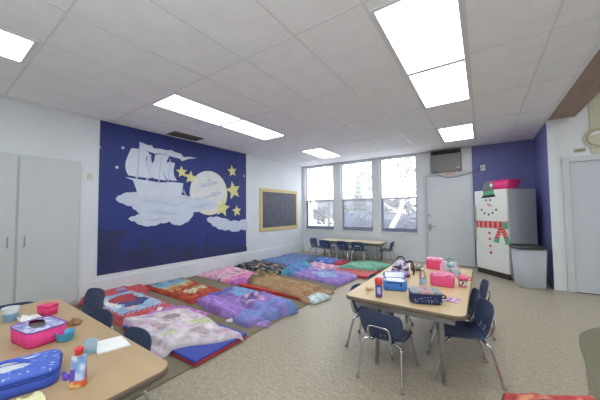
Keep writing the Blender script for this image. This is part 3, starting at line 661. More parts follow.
def pC(u, v, x, y):
    n = N(u*8, v*6, 3); e = min(u*1.5, (1-u)*1.5, v*.7, (1-v)*.7)
    if e < .07: return mixc((170, 50, 40), (200, 76, 48), .5+n)
    k = u+.10*n+.10*(v-.5)
    if .64 < k < .78 and .25 < v < .9: return mixc((222, 206, 168), (150, 140, 90), max(0, min(1, .4+1.3*N(u*22, v*14, 5))))
    for lim, c in ((.24, (122, 170, 206)), (.34, (150, 190, 212)), (.41, (224, 196, 112)), (.50, (224, 140, 74)), (.56, (170, 60, 46)), (.64, (214, 92, 52))):
        if k < lim: return mixc(c, tuple(.86*q for q in c), .5+n)
    return mixc((206, 84, 52), (176, 52, 44), .5+1.2*N(u*14, v*9, 8))
blanket('red and orange sunset blanket with a sky blue end beside the mural wall', [(-5.27, 2.42), (-3.68, 2.42), (-3.80, 3.10), (-5.24, 3.22)], .085, pC, 31, .014, 4.5, .02)

def pL(u, v, x, y): return mixc((176, 96, 176), (204, 128, 200), .5+N(u*7, v*5, 4))
blanket('plain orchid purple blanket folded behind the cream animal blanket', [(-3.98, 1.72), (-3.05, 1.72), (-3.12, 2.32), (-3.74, 2.32)], .03, pL, 41, .016, 6, .03, 70, 60)

def pB(u, v, x, y):
    n = N(u*8, v*6, 5); base = mixc((220, 212, 212), (204, 188, 200), .5+n)
    for (cu, cv, ru, rv, c) in ((.26, .62, .06, .13, (150, 116, 112)), (.55, .80, .07, .12, (186, 200, 128)), (.62, .84, .03, .1, (170, 188, 110)), (.80, .62, .09, .12, (176, 150, 150)), (.50, .30, .10, .12, (178, 140, 150)), (.74, .28, .06, .10, (190, 204, 150)), (.36, .25, .06, .12, (216, 168, 196)), (.16, .30, .06, .14, (180, 150, 190)), (.88, .85, .05, .10, (206, 160, 190)), (.42, .85, .05, .08, (214, 170, 200)), (.64, .52, .05, .07, (222, 190, 206))):
        if ell(u, v, cu+.02*n, cv, ru, rv): return mixc(c, base, max(0, min(1, .25+1.2*N(u*60, v*40, 6))))
    if v < .06 or u < .04: return mixc((206, 156, 204), base, .3)
    return mixc(base, (220, 180, 204), max(0, N(u*26, v*18, 7))*1.0)
blanket('cream and pink blanket with small animal prints nearest the left table', [(-3.76, 1.46), (-2.62, 1.36), (-2.16, 2.02), (-3.44, 2.16)], .075, pB, 51, .03, 4.5, .045, ridge=.02, rdir=(.4, 1), rfr=9)
tag(obj('paper_tag', BX(-.05, .05, -.035, .035, 0, .012, M=Matrix.Translation((-3.70, 1.93, .085)) @ Matrix.Rotation(.5, 4, 'X') @ Matrix.Rotation(.4, 4, 'Z'), bevel=.003), mat('tag_white', (236, 236, 236), .7)), 'small white cloth tag between the cartoon blanket and the animal blanket', 'tag')

def pD(u, v, x, y):
    n = N(u*9, v*7, 6); base = mixc((238, 158, 188), (228, 186, 206), .5+1.2*n)
    if .35 < u < .52 and N(u*20, v*14, 8) > .12: return mixc((206, 186, 180), (112, 84, 104), .5+1.4*N(u*34, v*26, 3))
    if u > .74 and v < .45: return mixc((158, 92, 172), (206, 100, 180), .5+n)
    if u > .6: return mixc((236, 120, 168), (226, 146, 190), .5+1.5*N(u*6, v*12, 2))
    return base
blanket('pink blanket with cloud and figure print by the wall below the mural end', [(-5.22, 3.56), (-3.66, 3.50), (-3.74, 4.22), (-5.22, 4.56)], .09, pD, 61, .022, 5, .03, ridge=.015, rdir=(.3, 1), rfr=10)

def pE(u, v, x, y):
    n = N(u*6, v*5, 7); k = N(u*3+2, v*3, 9)
    base = mixc((160, 124, 204), (136, 104, 190), .5+n)
    if v > .55+.10*k and u < .55: base = mixc((104, 168, 212), (124, 150, 210), .5+n)
    if u > .78+.06*k: base = mixc((112, 142, 212), (146, 126, 208), .5+1.4*n)
    if ell(u, v, .57, .60, .16, .20): base = mixc((206, 170, 196), (120, 96, 176), max(0, min(1, .5+1.6*N(u*16, v*12, 4))))
    if ell(u, v, .10, .55, .10, .35): base = mixc((84, 92, 188), (130, 110, 200), .5+n)
    if v < .3 and u < .75: base = mixc((172, 128, 212), (150, 110, 198), .5+1.5*N(u*4, v*16, 3))
    return base
blanket('large purple and blue comforter rumpled in the middle of the carpet', [(-3.66, 2.46), (-2.36, 2.30), (-2.14, 3.06), (-3.66, 3.18)], .15, pE, 71, .07, 3.6, .06, 130, 100, ridge=.10, rdir=(.35, 1), rfr=7)
blanket('narrow lavender end of the purple comforter trailing onto the floor', [(-2.76, 2.30), (-2.18, 2.46), (-2.26, 2.60), (-2.72, 2.50)], .05, lambda u, v, x, y: mixc((176, 140, 214), (150, 116, 200), .5+N(u*5, v*4, 2)) if u > .14 else (226, 222, 226), 72, .015, 6, .02, 50, 24)

def pF(u, v, x, y):
    n = N(u*7, v*5, 8); base = mixc((182, 140, 96), (160, 118, 78), .5+n)
    base = mixc(base, (206, 158, 110), max(0, N(u*28, v*20, 3))*.8)
    if u < .12: base = mixc((142, 122, 82), (118, 104, 66), .5+n)
    return base
blanket('brown tan blanket with worn speckles spread in the middle of the carpet', [(-3.74, 3.60), (-2.20, 3.42), (-2.12, 4.10), (-3.86, 4.44)], .075, pF, 81, .022, 5, .03, bump=lambda u, v: .10*math.exp(-((u-.04)/.09)**2)*(.5+.5*math.sin(v*9)**2))
blanket('pale icy blue cloth at the corner of the brown blanket', [(-2.36, 3.50), (-2.12, 3.44), (-2.04, 3.84), (-2.30, 3.84)], .11, lambda u, v, x, y: mixc((206, 222, 226), (184, 206, 214), .5+N(u*4, v*4, 2)), 82, .015, 8, .02, 30, 30, cat='cloth', name='cloth')

def pG(u, v, x, y):
    n = N(u*11, v*8, 9)+.5*N(u*25, v*18, 2)
    if n > .28: return (206, 146, 102)
    if n > .12: return (110, 136, 96)
    if n > -.12: return (62, 74, 78)
    if n > -.26: return (88, 104, 146)
    return (40, 44, 52)
blanket('dark crumpled camouflage look blanket with orange patches by the wall', [(-5.22, 4.64), (-3.72, 4.52), (-3.86, 5.16), (-5.22, 5.42)], .10, pG, 91, .05, 5, .04, ridge=.03, rdir=(1, .3), rfr=9)
def pH(u, v, x, y):
    n = N(u*30, v*24, 3); base = mixc((84, 112, 176), (120, 146, 198), .5+1.4*n)
    if u > .86: base = mixc((66, 100, 124), (84, 118, 136), .5+n)
    return base
blanket('denim blue speckled blanket in the far corner below the gold framed board', [(-5.2, 5.55), (-3.86, 5.36), (-3.98, 7.0), (-5.15, 7.05)], .08, pH, 101, .02, 5, .03)

def pI(u, v, x, y):
    n = N(u*8, v*6, 2); k = N(u*4, v*5, 6)
    if u < .26+.06*k: return mixc((84, 164, 206), (92, 124, 200), .5+1.5*n)
    if ell(u, v, .62, .50, .20, .20) : return mixc((166, 196, 232), (140, 166, 222), .5+n)
    return mixc((160, 124, 206), (140, 120, 200), .5+1.3*n) if v < .72 else mixc((190, 150, 204), (140, 150, 214), .5+1.5*k)
blanket('blue and lilac princess style blanket between the brown and mint blankets', [(-3.74, 4.66), (-2.22, 4.50), (-2.20, 5.28), (-3.86, 5.62)], .085, pI, 111, .03, 4.5, .04, ridge=.03, rdir=(.3, 1), rfr=8, bump=lambda u, v: .10*math.exp(-((u-.08)/.11)**2))
def pP(u, v, x, y): return mixc((206, 120, 158), (226, 200, 214), max(0, min(1, .5+1.6*N(u*9, v*7, 3))))
blanket('pink and white blanket lying before the bright blue pillow', [(-3.80, 5.66), (-2.96, 5.48), (-2.90, 6.02), (-3.80, 6.22)], .06, pP, 121, .02, 5, .03, 70, 50)
def pJ(u, v, x, y):
    if u > .80: return mixc((206, 66, 92), (190, 60, 84), .5+N(u*9, v*9, 1))
    return mixc((68, 100, 196), (156, 182, 226), max(0, min(1, .25+1.5*N(u*9, v*8, 4))))
blanket('bright blue patterned pillow with a red end near the window table', [(-3.90, 6.18), (-3.0, 6.06), (-2.98, 6.62), (-3.86, 6.72)], .15, pJ, 131, .02, 5, .03, 60, 50, cat='pillow', name='pillow')
def pK(u, v, x, y):
    n = N(u*22, v*20, 5); base = mixc((134, 200, 172), (116, 182, 152), .5+n)
    return mixc(base, (84, 146, 120), .8) if N(u*40+v*26, v*22-u*14, 8) > .26 else base
blanket('mint green blanket with a leaf print near the lunch table', [(-2.84, 5.66), (-1.96, 5.88), (-1.92, 6.86), (-2.84, 7.06)], .075, pK, 141, .03, 4.5, .04, ridge=.03, rdir=(1, .4), rfr=8)
def pR(u, v, x, y):
    e = math.hypot((u-.42)/.42, (v-.55)/.40); n = N(u*14, v*12, 3)
    if e < .62: return mixc((112, 116, 176), (146, 140, 190), .5+n)
    if e < .75: return (150, 60, 110)
    return mixc((214, 70, 72), (236, 150, 104), max(0, min(1, .3+1.6*N(u*12, v*10, 6))))
t_ = blanket('red bordered blanket with a violet centre at the bottom edge of the photo', [(-.05, 1.7), (.78, 1.8), (.63, 2.84), (.08, 2.50)], .13, pR, 151, .015, 6, .03, 70, 90)

# ------------------------------------------------------------------ small things on the tables
def patt(name, fn, sc=1):           # print stored on the mesh by local position
    return fn
def paint_obj(o, fn):
    me = o.data; a = me.color_attributes.new('pattern', 'FLOAT_COLOR', 'POINT')
    for i, v in enumerate(me.vertices): a.data[i].color = (*L3(mute(fn(*v.co), .88)), 1)
    me.materials.clear(); me.materials.append(painted('printed_plastic', .5, .05, 40)); return o
def dense_loft(secs, n=8, sub=3):
    out = []
    for a, b in zip(secs, secs[1:]):
        for k in range(sub): t = k/sub; out.append(tuple(p+(q-p)*t for p, q in zip(a, b)))
    return LF(out+[secs[-1]], n)
def handle_loop(L, h, r=.006, y=0, z=0, flat=False): return TB(smooth_path([(-L/2, y, z), (-L/2*.9, y, z+h*.7), (0, y, z+h), (L/2*.9, y, z+h*.7), (L/2, y, z)], 5), r, 8)
def lunch_box(name, label, x, y, rz, sx, sy, h, body, lid_paint, hcol, z=TH, cat='lunch box', handle='side', strap=None):
    t = thing(name, label, cat, (x, y, z), rz); B = mat('fabric_%d_%d_%d' % body, body, .8, var=.08, scale=40, bump=.15)
    hx, hy = sx/2, sy/2; r = min(hx, hy)*.5
    obj('body', LF([(hx*.95, hy*.94, r, 0), (hx, hy, r, .012), (hx*1.01, hy*1.01, r, h*.72), (hx, hy, r, h*.80)], 7), B, t)
    bm = bmesh.new(); zs = h*.80
    for (k, zz_) in ((1.0, zs+.004), (1.0, zs+.5*(h-zs)), (.94, h-.004), (.85, h), (.6, h+.004), (.3, h+.006), (.05, h+.006)): pass
    secs = [(hx, hy, r, zs+.003), (hx*1.005, hy*1.005, r, zs+.5*(h-zs)), (hx*.95, hy*.94, r*.95, h-.003)]+[(hx*k, hy*k, r*k, h+.006*(1-k)) for k in (.92, .84, .76, .68, .6, .5, .4, .3, .2, .1, .04)]
    paint_obj(obj('lid', LF(secs, 10, fine=20), B, t), lid_paint)
    bm = bmesh.new(); add_tube(bm, [Vector((p[0], p[1], zs)) for p in rrect(hx*1.012, hy*1.012, r, 7)+[rrect(hx*1.012, hy*1.012, r, 7)[0]]], .0035, 6); obj('zip', bm, mat('zip_%d' % hcol[0], hcol, .5), t)
    H = mat('strap_%d_%d_%d' % hcol, hcol, .7)
    if handle == 'side': hd = obj('handle', handle_loop(.09, .035, .006), H, t); hd.location = (hx, 0, h*.5); hd.rotation_euler = (0, PI/2, 0) if True else 0; hd.rotation_euler = (PI/2, 0, PI/2)
    elif handle == 'top': hd = obj('handle', handle_loop(.12, .04, .008), H, t); hd.location = (0, 0, h)
    return t
PK = (240, 92, 148)
def lid_navy(x, y, z): n = N(x*60, y*60, 1); return (206, 132, 140) if abs(x) < .035 and n > -.1 else mixc((122, 128, 136), (166, 172, 176), .5+1.3*n)
t = lunch_box('lunch_box', 'navy lunch box with grey printed lid at the near edge of the right table', -.405, 2.375, .36, .235, .165, .095, (44, 52, 98), lid_navy, (34, 36, 52))
bm = bmesh.new()
for k in range(26): a = R.uniform(-.1, .1); add_ball(bm, (a, -.0835, R.uniform(.014, .06)), .004, 1, .35, 1, 1)
obj('printed_fleck', bm, mat('fleck_pale', (176, 180, 206), .7), t)
def lid_pink(x, y, z): n = N(x*70, y*70, 2); return (90, 44, 84) if n > .38 else mixc((246, 150, 184), (250, 120, 168), .5+n)
lunch_box('lunch_box', 'hot pink lunch box with printed lid beside the pink tumbler', -.345, 2.975, .02, .205, .15, .115, PK, lid_pink, (240, 110, 160), handle='none')
def lid_pinkw(x, y, z): n = N(x*40, y*40, 3); return mixc((246, 214, 226), (244, 130, 170), .5+1.4*n)
lunch_box('lunch_box', 'pink lunch box with white patterned lid at the far end of the right table', -.515, 3.755, .1, .19, .14, .135, (240, 84, 132), lid_pinkw, (240, 130, 170), handle='none')

# open blue lunch box
t = thing('lunch_box', 'open bright blue lunch box with silver lining beside the red capped can', 'lunch box', (-.70, 2.59, TH), .30)
BL = mat('fabric_blue_box', (66, 124, 206), .75, var=.06, scale=30)
obj('body', LF([(.098, .062, .03, 0), (.105, .07, .035, .012), (.105, .07, .035, .085), (.098, .063, .03, .085), (.094, .06, .03, .02)], 7), BL, t)
obj('lining', LF([(.097, .062, .03, .083), (.094, .06, .03, .089), (.088, .054, .026, .089), (.085, .05, .026, .03)], 7), mat('foil_lining', (206, 208, 214), .25, .7, var=.1, scale=30, bump=.3), t)
ld = obj('lid', LF([(.098, .012, .01, 0), (.104, .012, .01, .02), (.104, .011, .01, .055), (.08, .01, .01, .066)], 5), BL, t); ld.location = (0, .075, .078); ld.rotation_euler = (-.55, 0, 0)
lf = obj('lid_lining', BX(-.09, .09, -.016, -.011, .008, .058, bevel=.003), mat('foil_lining', (206, 208, 214), .25, .7), ld)
obj('zip', BX(-.075, .055, -.073, -.069, .070, .078), mat('zip_black', (30, 32, 44), .5), t)
obj('zip_pull', BX(.045, .058, -.076, -.071, .045, .074, bevel=.002), mat('zip_black', (30, 32, 44), .5), t)
# tall can with red cap
t = thing('snack_can', 'tall blue and violet can with a red cap at the table corner', 'can', (-.755, 2.285, TH))
def can_p(x, y, z):
    if z < .022: return (110, 70, 130)
    a = math.atan2(y, x)
    if .035 < z < .085 and abs(((a+1.25+PI) % (2*PI))-PI) < .55: return (206, 212, 236) if N(x*200, z*160, 3) > -.12 else (90, 100, 190)
    return mixc((70, 88, 178), (96, 90, 180), .5+N(x*60, z*40, 2))
paint_obj(obj('body', LT([(.027, 0), (.029, .004)]+[(.029, .004+.0052*k) for k in range(1, 21)], 40), BL, t), can_p)
obj('cap', LT([(.031, .108), (.0315, .112), (.0315, .150), (.028, .156), (.02, .160), (.008, .161)], 28), mat('cap_red', (222, 62, 66), .45), t)
# bread roll, pink box
bm = bmesh.new(); add_ball(bm, (0, 0, .022), .03, 1.25, .85, .72, 3); add_ball(bm, (.025, .02, .016), .02, 1, 1, .8, 2)
for v in bm.verts: v.co += v.co.normalized()*.004*N(v.co.x*40, v.co.y*40, 1)
o = obj('bread_roll', bm, mat('bread', (222, 204, 166), .8, var=.1, scale=40)); o.location = (-.90, 2.43, TH); tag(o, 'small cream coloured lump of food at the left edge of the right lunch table', 'food')
t = thing('food_tub', 'clear pinkish plastic tub behind the open blue lunch box', 'tub', (-.86, 2.79, TH), .1)
obj('tub', LF([(.06, .04, .015, 0), (.068, .047, .018, .045), (.066, .045, .018, .045), (.058, .038, .015, .004)], 6), mat('tub_rose', (232, 190, 200), .3, spec=.5), t)
obj('lid', LF([(.07, .049, .019, .045), (.07, .049, .019, .052), (.06, .04, .016, .054)], 6), mat('tub_lid', (236, 214, 218), .35), t)
# patterned floppy bag
def soft_bag(name, label, x, y, rz, w, d, h, paint, seed, strap, cat='bag', stretch=1):
    t = thing(name, label, cat, (x, y, TH), rz); bm = bmesh.new(); nn, mm = 40, 26; g = []
    for j in range(mm+1):
        k = j/mm; s = (1-.42*k**2.2)*(min(1, (k*9)+.72)); row = []
        if k > .93: s *= max(.05, 1-(k-.93)/.075)
        for i in range(nn):
            a = 2*PI*i/nn; ca, sa = math.cos(a), math.sin(a); q = 4
            f = (abs(ca)**q+abs(sa)**q)**(-1/q)
            p = Vector((w/2*ca*f*s, d/2*sa*f*s*(1-.35*k), h*k)); p += Vector((ca, sa, .4)).normalized()*.018*N(p.x*14+seed, p.y*14+p.z*11, seed)*min(1, k*4)
            p.z = max(0, p.z); row.append(bm.verts.new(p))
        g.append(row)
    for a, b in zip(g, g[1:]):
        for i in range(nn): f = bm.faces.new((a[i], a[(i+1) % nn], b[(i+1) % nn], b[i])); f.smooth = True
    bm.faces.new(g[0][::-1]); bm.faces.new(g[-1])
    paint_obj(obj('body', bm, BL, t), paint)
    obj('handle', TB(smooth_path([(-w*.2, 0, h*.9), (-w*.14, 0, h*1.12), (w*.05, .01, h*1.18), (w*.2, 0, h*1.05), (w*.22, 0, h*.85)], 5), .008, 8), strap, t)
    return t
def bag1(x, y, z):
    n = N(x*26, z*26+y*20, 2); k = N(x*34+5, z*30+y*12, 6)
    if z < .03: return (126, 60, 84)
    if n > .26: return (70, 62, 84)
    if k > .18: return (150, 110, 190)
    return mixc((214, 208, 228), (186, 190, 216), .5+k)
t = soft_bag('lunch_bag', 'floppy white and violet bag with dark floral print', -.775, 3.12, .2, .20, .14, .185, bag1, 3, mat('strap_dark', (60, 56, 70), .7))
obj('shoulder_strap', TB(smooth_path([(.06, .03, .15), (.09, .05, .165), (.12, .06, .15), (.14, .06, .09), (.13, .06, .01)], 5), .010, 8), mat('strap_dark', (60, 56, 70), .7), t)
def bag2(x, y, z):
    n = N(x*28, z*26+y*18, 4); k = N(x*22+9, z*24, 7)
    if x < -.05: return mixc((236, 130, 180), (240, 180, 206), .5+n)
    if n > .18: return (222, 160, 196)
    if k > .15: return (84, 130, 140)
    return mixc((150, 190, 186), (206, 214, 214), .5+1.4*n)
soft_bag('lunch_bag', 'soft teal and pink patterned bag behind the hot pink lunch box', -.325, 3.50, -.1, .21, .15, .155, bag2, 8, mat('strap_teal', (120, 160, 160), .7))
# food jar on its side
t = thing('food_jar', 'steel food jar with a cream band lying between the bags', 'jar', (-.665, 3.50, TH+.042), .25); MX = Matrix.Rotation(PI/2, 4, 'Y')
obj('body', LT([(.036, -.04), (.041, -.034), (.041, .05), (.037, .056)], 24, MX), mat('jar_steel', (140, 132, 128), .35, .6), t)
obj('cream_band', LT([(.042, -.048), (.042, -.030)], 24, MX), mat('jar_cream', (230, 224, 206), .5), t)
obj('lid', LT([(.038, -.085), (.042, -.080), (.042, -.048), (.038, -.046)], 24, MX), mat('jar_dark', (84, 76, 72), .5), t)
# water bottle
t = thing('water_bottle', 'clear plastic water bottle behind the navy lunch box', 'bottle', (-.475, 2.70, TH))
obj('bottle', LT([(.022, 0), (.030, .003), (.031, .02), (.029, .03), (.031, .045), (.031, .11), (.029, .12), (.031, .13), (.027, .15), (.014, .172), (.012, .185)], 24), mat('clear_plastic', (236, 242, 248), .08, trans=.92, var=.01), t)
obj('label', LT([(.0318, .055), (.0318, .105)], 24, cap0=False, cap1=False), mat('bottle_label', (176, 192, 222), .5, var=.3, scale=60), t)
obj('cap', LT([(.0145, .183), (.0145, .200), (.012, .202)], 18), mat('cap_white', (224, 228, 234), .4), t)
# sweet packet
bm = bmesh.new(); bmesh.ops.create_grid(bm, x_segments=14, y_segments=10, size=.5)
for v in bm.verts:
    x, y = v.co.x, v.co.y; v.co = Vector((x*.11, y*.12, .004+.012*(1-(2*x)**2)*(1-(2*y)**2)+.002*abs(N(x*9, y*9, 1))))
for f in bm.faces: f.smooth = True
o = obj('snack_packet', bm, BL); paint_obj(o, lambda x, y, z: mixc((226, 200, 222), (160, 96, 160), max(0, min(1, .45+2*N(x*60, y*60, 5))))); o.location = (-.225, 2.52, TH); o.rotation_euler = (0, 0, -.12)
tag(o, 'small flat pink and violet snack packet beside the navy lunch box', 'packet')
# tumbler
t = thing('tumbler', 'pink lidded tumbler with straw and black and white band', 'cup', (-.175, 3.01, TH))
paint_obj(obj('cup', LT([(.030, 0), (.033, .004)]+[(.033+.0005*k, .004+.006*k) for k in range(1, 14)], 36), BL, t), lambda x, y, z: (238, 96, 140) if z > .066 or z < .016 else ((232, 226, 226) if N(math.atan2(y, x)*3.2, z*50, 2) > -.02 else (70, 60, 66)))
PKL = mat('lid_pink', (240, 110, 150), .4)
obj('lid', LT([(.041, .080), (.050, .083), (.050, .092), (.036, .100), (.032, .112), (.008, .116)], 28), PKL, t)
obj('straw', TB([(.0, 0, .11), (.008, 0, .165)], .0045, 8), mat('straw_white', (230, 226, 228), .4), t)
obj('handle', TB(smooth_path([(.036, 0, .07), (.066, 0, .072), (.066, 0, .10), (.045, 0, .09)], 4), .006, 8), PKL, t)

# --- left table
t = thing('drink_cup', 'frosted cup of pale blue drink beside the left photo edge', 'cup', (-2.73, .395, TH))
obj('cup', LT([(.034, 0), (.036, .003), (.043, .088), (.041, .088), (.034, .006)], 28, cap1=True), mat('frosted', (196, 208, 214), .35, var=.02), t)
obj('blue_lower_half', LT([(.0365, .004), (.0405, .055)], 28, cap0=False, cap1=False), mat('cup_blue', (122, 164, 194), .4), t)
obj('rim', LT([(.043, .084), (.046, .087), (.044, .092), (.041, .088)], 28, cap0=False, cap1=False), mat('rim_white', (226, 230, 232), .4), t)
t = thing('food_tub', 'small hot pink box standing behind the pink lunch bag', 'tub', (-2.665, .575, TH), .5)
HP = mat('tub_hotpink', (228, 58, 122), .5)
obj('box', LF([(.045, .036, .008, 0), (.05, .04, .01, .062), (.044, .034, .008, .062), (.04, .03, .008, .01)], 5), HP, t)
obj('lid', LF([(.052, .042, .012, .060), (.052, .042, .012, .070), (.047, .037, .011, .073)], 5), HP, t)
bm = bmesh.new(); bmesh.ops.create_grid(bm, x_segments=16, y_segments=12, size=.5)
for v in bm.verts: x, y = v.co.x, v.co.y; v.co = Vector((x*.14+.01*N(x*5, y*5, 3), y*.10, .003+.045*abs(N(x*5, y*4, 2))))
o = obj('paper_napkin', bm, mat('paper_white', (236, 236, 236), .8, var=.02)); o.location = (-2.62, .47, TH); tag(o, 'crumpled white napkin behind the pink lunch bag', 'napkin')
# open pink lunch bag
t = thing('lunch_box', 'hot pink lunch bag with a half unzipped lavender top on the left table', 'lunch box', (-2.185, .435, TH), .16)
PF = mat('fabric_hotpink', (232, 66, 138), .75, var=.07, scale=30); hx, hy, h = .125, .09, .085
obj('body', LF([(hx*.95, hy*.93, .035, 0), (hx, hy, .04, .014), (hx*1.01, hy*1.02, .04, h), (hx*.97, hy*.96, .038, h), (hx*.92, hy*.9, .03, .02)], 7), PF, t)
obj('inside', BX(-hx*.8, hx*.8, -hy*.75, hy*.75, h-.03, h-.012), mat('lining_grey', (112, 108, 112), .7, var=.25, scale=40), t)
bm = bmesh.new(); nx, ny = 40, 28; g = []
for i in range(nx+1):
    row = []
    for j in range(ny+1):
        x, y = (2*i/nx-1), (2*j/ny-1); f = 1/max(1, (abs(x)**5+abs(y)**5)**.2)
        row.append(bm.verts.new((x*hx*1.0*f, y*hy*1.0*f, h+.010*(1-x*x)*(1-y*y)+.012*max(0, N(x*2, y*2, 4))*(1-max(abs(x), abs(y))**4))))
    g.append(row)
for i in range(nx):
    for j in range(ny):
        x, y = (2*i+1)/nx-1, (2*j+1)/ny-1
        if ((x+.05)/.72)**2+((y+.10+.25*x)/.40)**2 < 1: continue
        f = bm.faces.new((g[i][j], g[i+1][j], g[i+1][j+1], g[i][j+1])); f.smooth = True
paint_obj(obj('lid', bm, PF, t), lambda x, y, z: mixc((206, 206, 232), (112, 126, 196), max(0, min(1, .4+1.5*N(x*34, y*34, 7)))) if max(abs(x)/hx, abs(y)/hy) < .9 else (204, 170, 216))
obj('zip', TB([Vector((p[0], p[1], h+.002)) for p in rrect(hx*1.01, hy*1.015, .04, 7)]+[Vector((hx*1.01, hy*1.015-.04, h+.002))], .004, 6), mat('zip_violet', (140, 96, 176), .5), t)
obj('zip_pull', TB([(.02, -hy*1.03, h), (.024, -hy*1.08, h-.03)], .004, 6), mat('pull_pale', (226, 206, 222), .4), t)
obj('handle', handle_loop(.09, .03, .006), mat('zip_violet', (140, 96, 176), .5), t); t.children[-1].location = (hx, .01, h*.7); t.children[-1].rotation_euler = (PI/2, 0, PI/2)
# pretzel bits
bm = bmesh.new()
for k in range(16):
    a = R.uniform(0, 6.28); c = Vector((R.gauss(0, .028), R.gauss(0, .026), .006+R.random()*.014)); dv = Vector((math.cos(a), math.sin(a), R.uniform(-.2, .2)))*R.uniform(.014, .03)
    add_tube(bm, [c-dv, c+Vector((0, 0, .004)), c+dv], .006, 6)
for v in bm.verts: v.co.z = max(.001, v.co.z)
o = obj('pretzel_sticks', bm, mat('pretzel', (168, 130, 92), .7, var=.2, scale=60)); o.location = (-2.27, .63, TH); tag(o, 'little pile of brown snack pieces on the left table', 'food'); o['kind'] = 'stuff'
t = thing('bowl', 'sky blue plastic bowl beside the pink lunch bag', 'bowl', (-2.04, .52, TH)); t.scale = (.82, .82, .9)
obj('bowl', LT([(.038, 0), (.042, .003), (.050, .022), (.053, .052), (.055, .054), (.050, .052), (.046, .024), (.036, .008), (.002, .006)], 32), mat('bowl_blue', (76, 168, 206), .4), t)
# drink pouch box
t = thing('drink_pouch', 'printed blue drink pouch with a red cap on the left table', 'drink', (-1.46, .42, TH), .98)
def pouch(x, y, z):
    if z < .03: return mixc((226, 200, 96), (222, 96, 60), max(0, min(1, .5+14*x+N(x*60, z*60, 2))))
    if x > .027: return (206, 84, 110)
    if x < -.008 and .03 < z < .075: return mixc((120, 70, 180), (90, 84, 196), .5+N(x*50, z*50, 2))
    return mixc((120, 160, 222), (210, 224, 244), max(0, min(1, .35+1.6*N(x*44, z*36, 6))))
secs = [(.027, .019, .008, 0), (.029, .020, .009, .006)]+[(.029-.0001*k, .020-.0006*k, .009-.0003*k, .006+.0036*k) for k in range(1, 35)]
paint_obj(obj('pouch', LF(secs, 6, fine=14), BL, t), pouch)
obj('spout', LT([(.009, .122), (.009, .136)], 14), mat('rim_white', (226, 230, 232), .4), t)
obj('cap', LT([(.013, .132), (.016, .136), (.014, .150), (.018, .156), (.010, .164), (.004, .165)], 12), mat('cap_red', (222, 62, 66), .45), t)
bm = bmesh.new(); add_ball(bm, (-.04, -.01, .05), .013, 1.1, .6, 1.2, 2); add_ball(bm, (-.048, -.008, .066), .009, 1, .6, 1.1, 2); obj('ribbon_bow', bm, mat('ribbon_violet', (98, 74, 190), .5, var=.2, scale=80), t)
t = thing('drink_cup', 'clear blue tinted cup beside the white napkin on the left table', 'cup', (-1.745, .55, TH)); t.scale = (.86, .86, .92)
obj('cup', LT([(.028, 0), (.030, .003), (.037, .07), (.035, .07), (.028, .005)], 28), mat('tinted_cup', (188, 212, 224), .2, trans=.35, var=.02), t)
obj('blue_lower_half', LT([(.0302, .004), (.034, .042)], 28, cap0=False, cap1=False), mat('cup_aqua', (130, 182, 204), .35), t)
q = [(-1.69, .565), (-1.645, .705), (-1.815, .725), (-1.86, .595)]
bm = bmesh.new(); add_prism(bm, q, 0, .004); add_prism(bm, [(q[0][0]*.99+q[2][0]*.01, q[0][1]*.99+q[2][1]*.01), (q[1][0]*.98+q[3][0]*.02, q[1][1]*.98+q[3][1]*.02), ((q[1][0]+q[2][0])/2, (q[1][1]+q[2][1])/2), ((q[0][0]+q[3][0])/2, (q[0][1]+q[3][1])/2)], .004, .007)
o = obj('paper_napkin', bm, mat('paper_white', (236, 236, 236), .8, var=.02)); o.location = (0, 0, TH); tag(o, 'flat white folded napkin at the right end of the left table', 'napkin')
# big blue lunch box
t = thing('lunch_box', 'large royal blue lunch box with white print and handle at the photo corner', 'lunch box', (-1.705, .235, TH), 1.28)
BB = mat('fabric_royal', (62, 92, 196), .7, var=.06, scale=25, bump=.1); hx, hy = .18, .118
obj('body', LF([(hx*.96, hy*.94, .04, 0), (hx, hy, .045, .012), (hx, hy, .045, .044), (hx*.985, hy*.97, .043, .050)], 8), BB, t)
secs = [(hx*.99, hy*.98, .044, .052), (hx*.99, hy*.98, .044, .064), (hx*.96, hy*.93, .04, .073)]+[(hx*k, hy*k*.97, .04*k, .076+.006*(1-k)) for k in (.92, .86, .80, .74, .68, .62, .56, .5, .44, .38, .32, .26, .2, .14, .07)]
def royal(x, y, z):
    n = N(x*30, y*30, 3)
    if z < .07: return (62, 92, 196)
    if ((x-.0)/.075)**2+((y+.005)/.032)**2 < 1+.5*n: return mixc((222, 224, 216), (196, 206, 222), .5+n)
    if ((x-.02)/.06)**2+((y-.062)/.026)**2 < 1+.9*n: return (224, 226, 230)
    if N(x*90, y*90, 5) > .46: return (196, 204, 230)
    return mixc((66, 98, 204), (82, 116, 214), .5+n)
paint_obj(obj('lid', LF(secs, 16, fine=36), BB, t), royal)
obj('zip', TB([Vector((p[0], p[1], .051)) for p in rrect(hx*1.0, hy*1.0, .045, 7)]+[Vector((hx, hy-.045, .051))], .004, 6), mat('zip_navy', (44, 66, 156), .5), t)
hd = obj('handle', TB(smooth_path([(-.07, .012, .078), (-.06, .012, .090), (0, .03, .098), (.06, .012, .090), (.07, .012, .078)], 5), .007, 10), BB, t)
bm = bmesh.new(); bmesh.ops.create_grid(bm, x_segments=16, y_segments=12, size=.5)
for v in bm.verts: x, y = v.co.x, v.co.y; v.co = Vector((x*.12, y*.09, .003+.03*abs(N(x*4, y*4, 5))))
o = obj('snack_wrapper', bm, mat('wrapper_pale', (222, 220, 176), .6, var=.06)); o.location = (-1.465, .27, TH); tag(o, 'pale yellow wrapper before the royal blue lunch box at the photo bottom edge', 'wrapper')

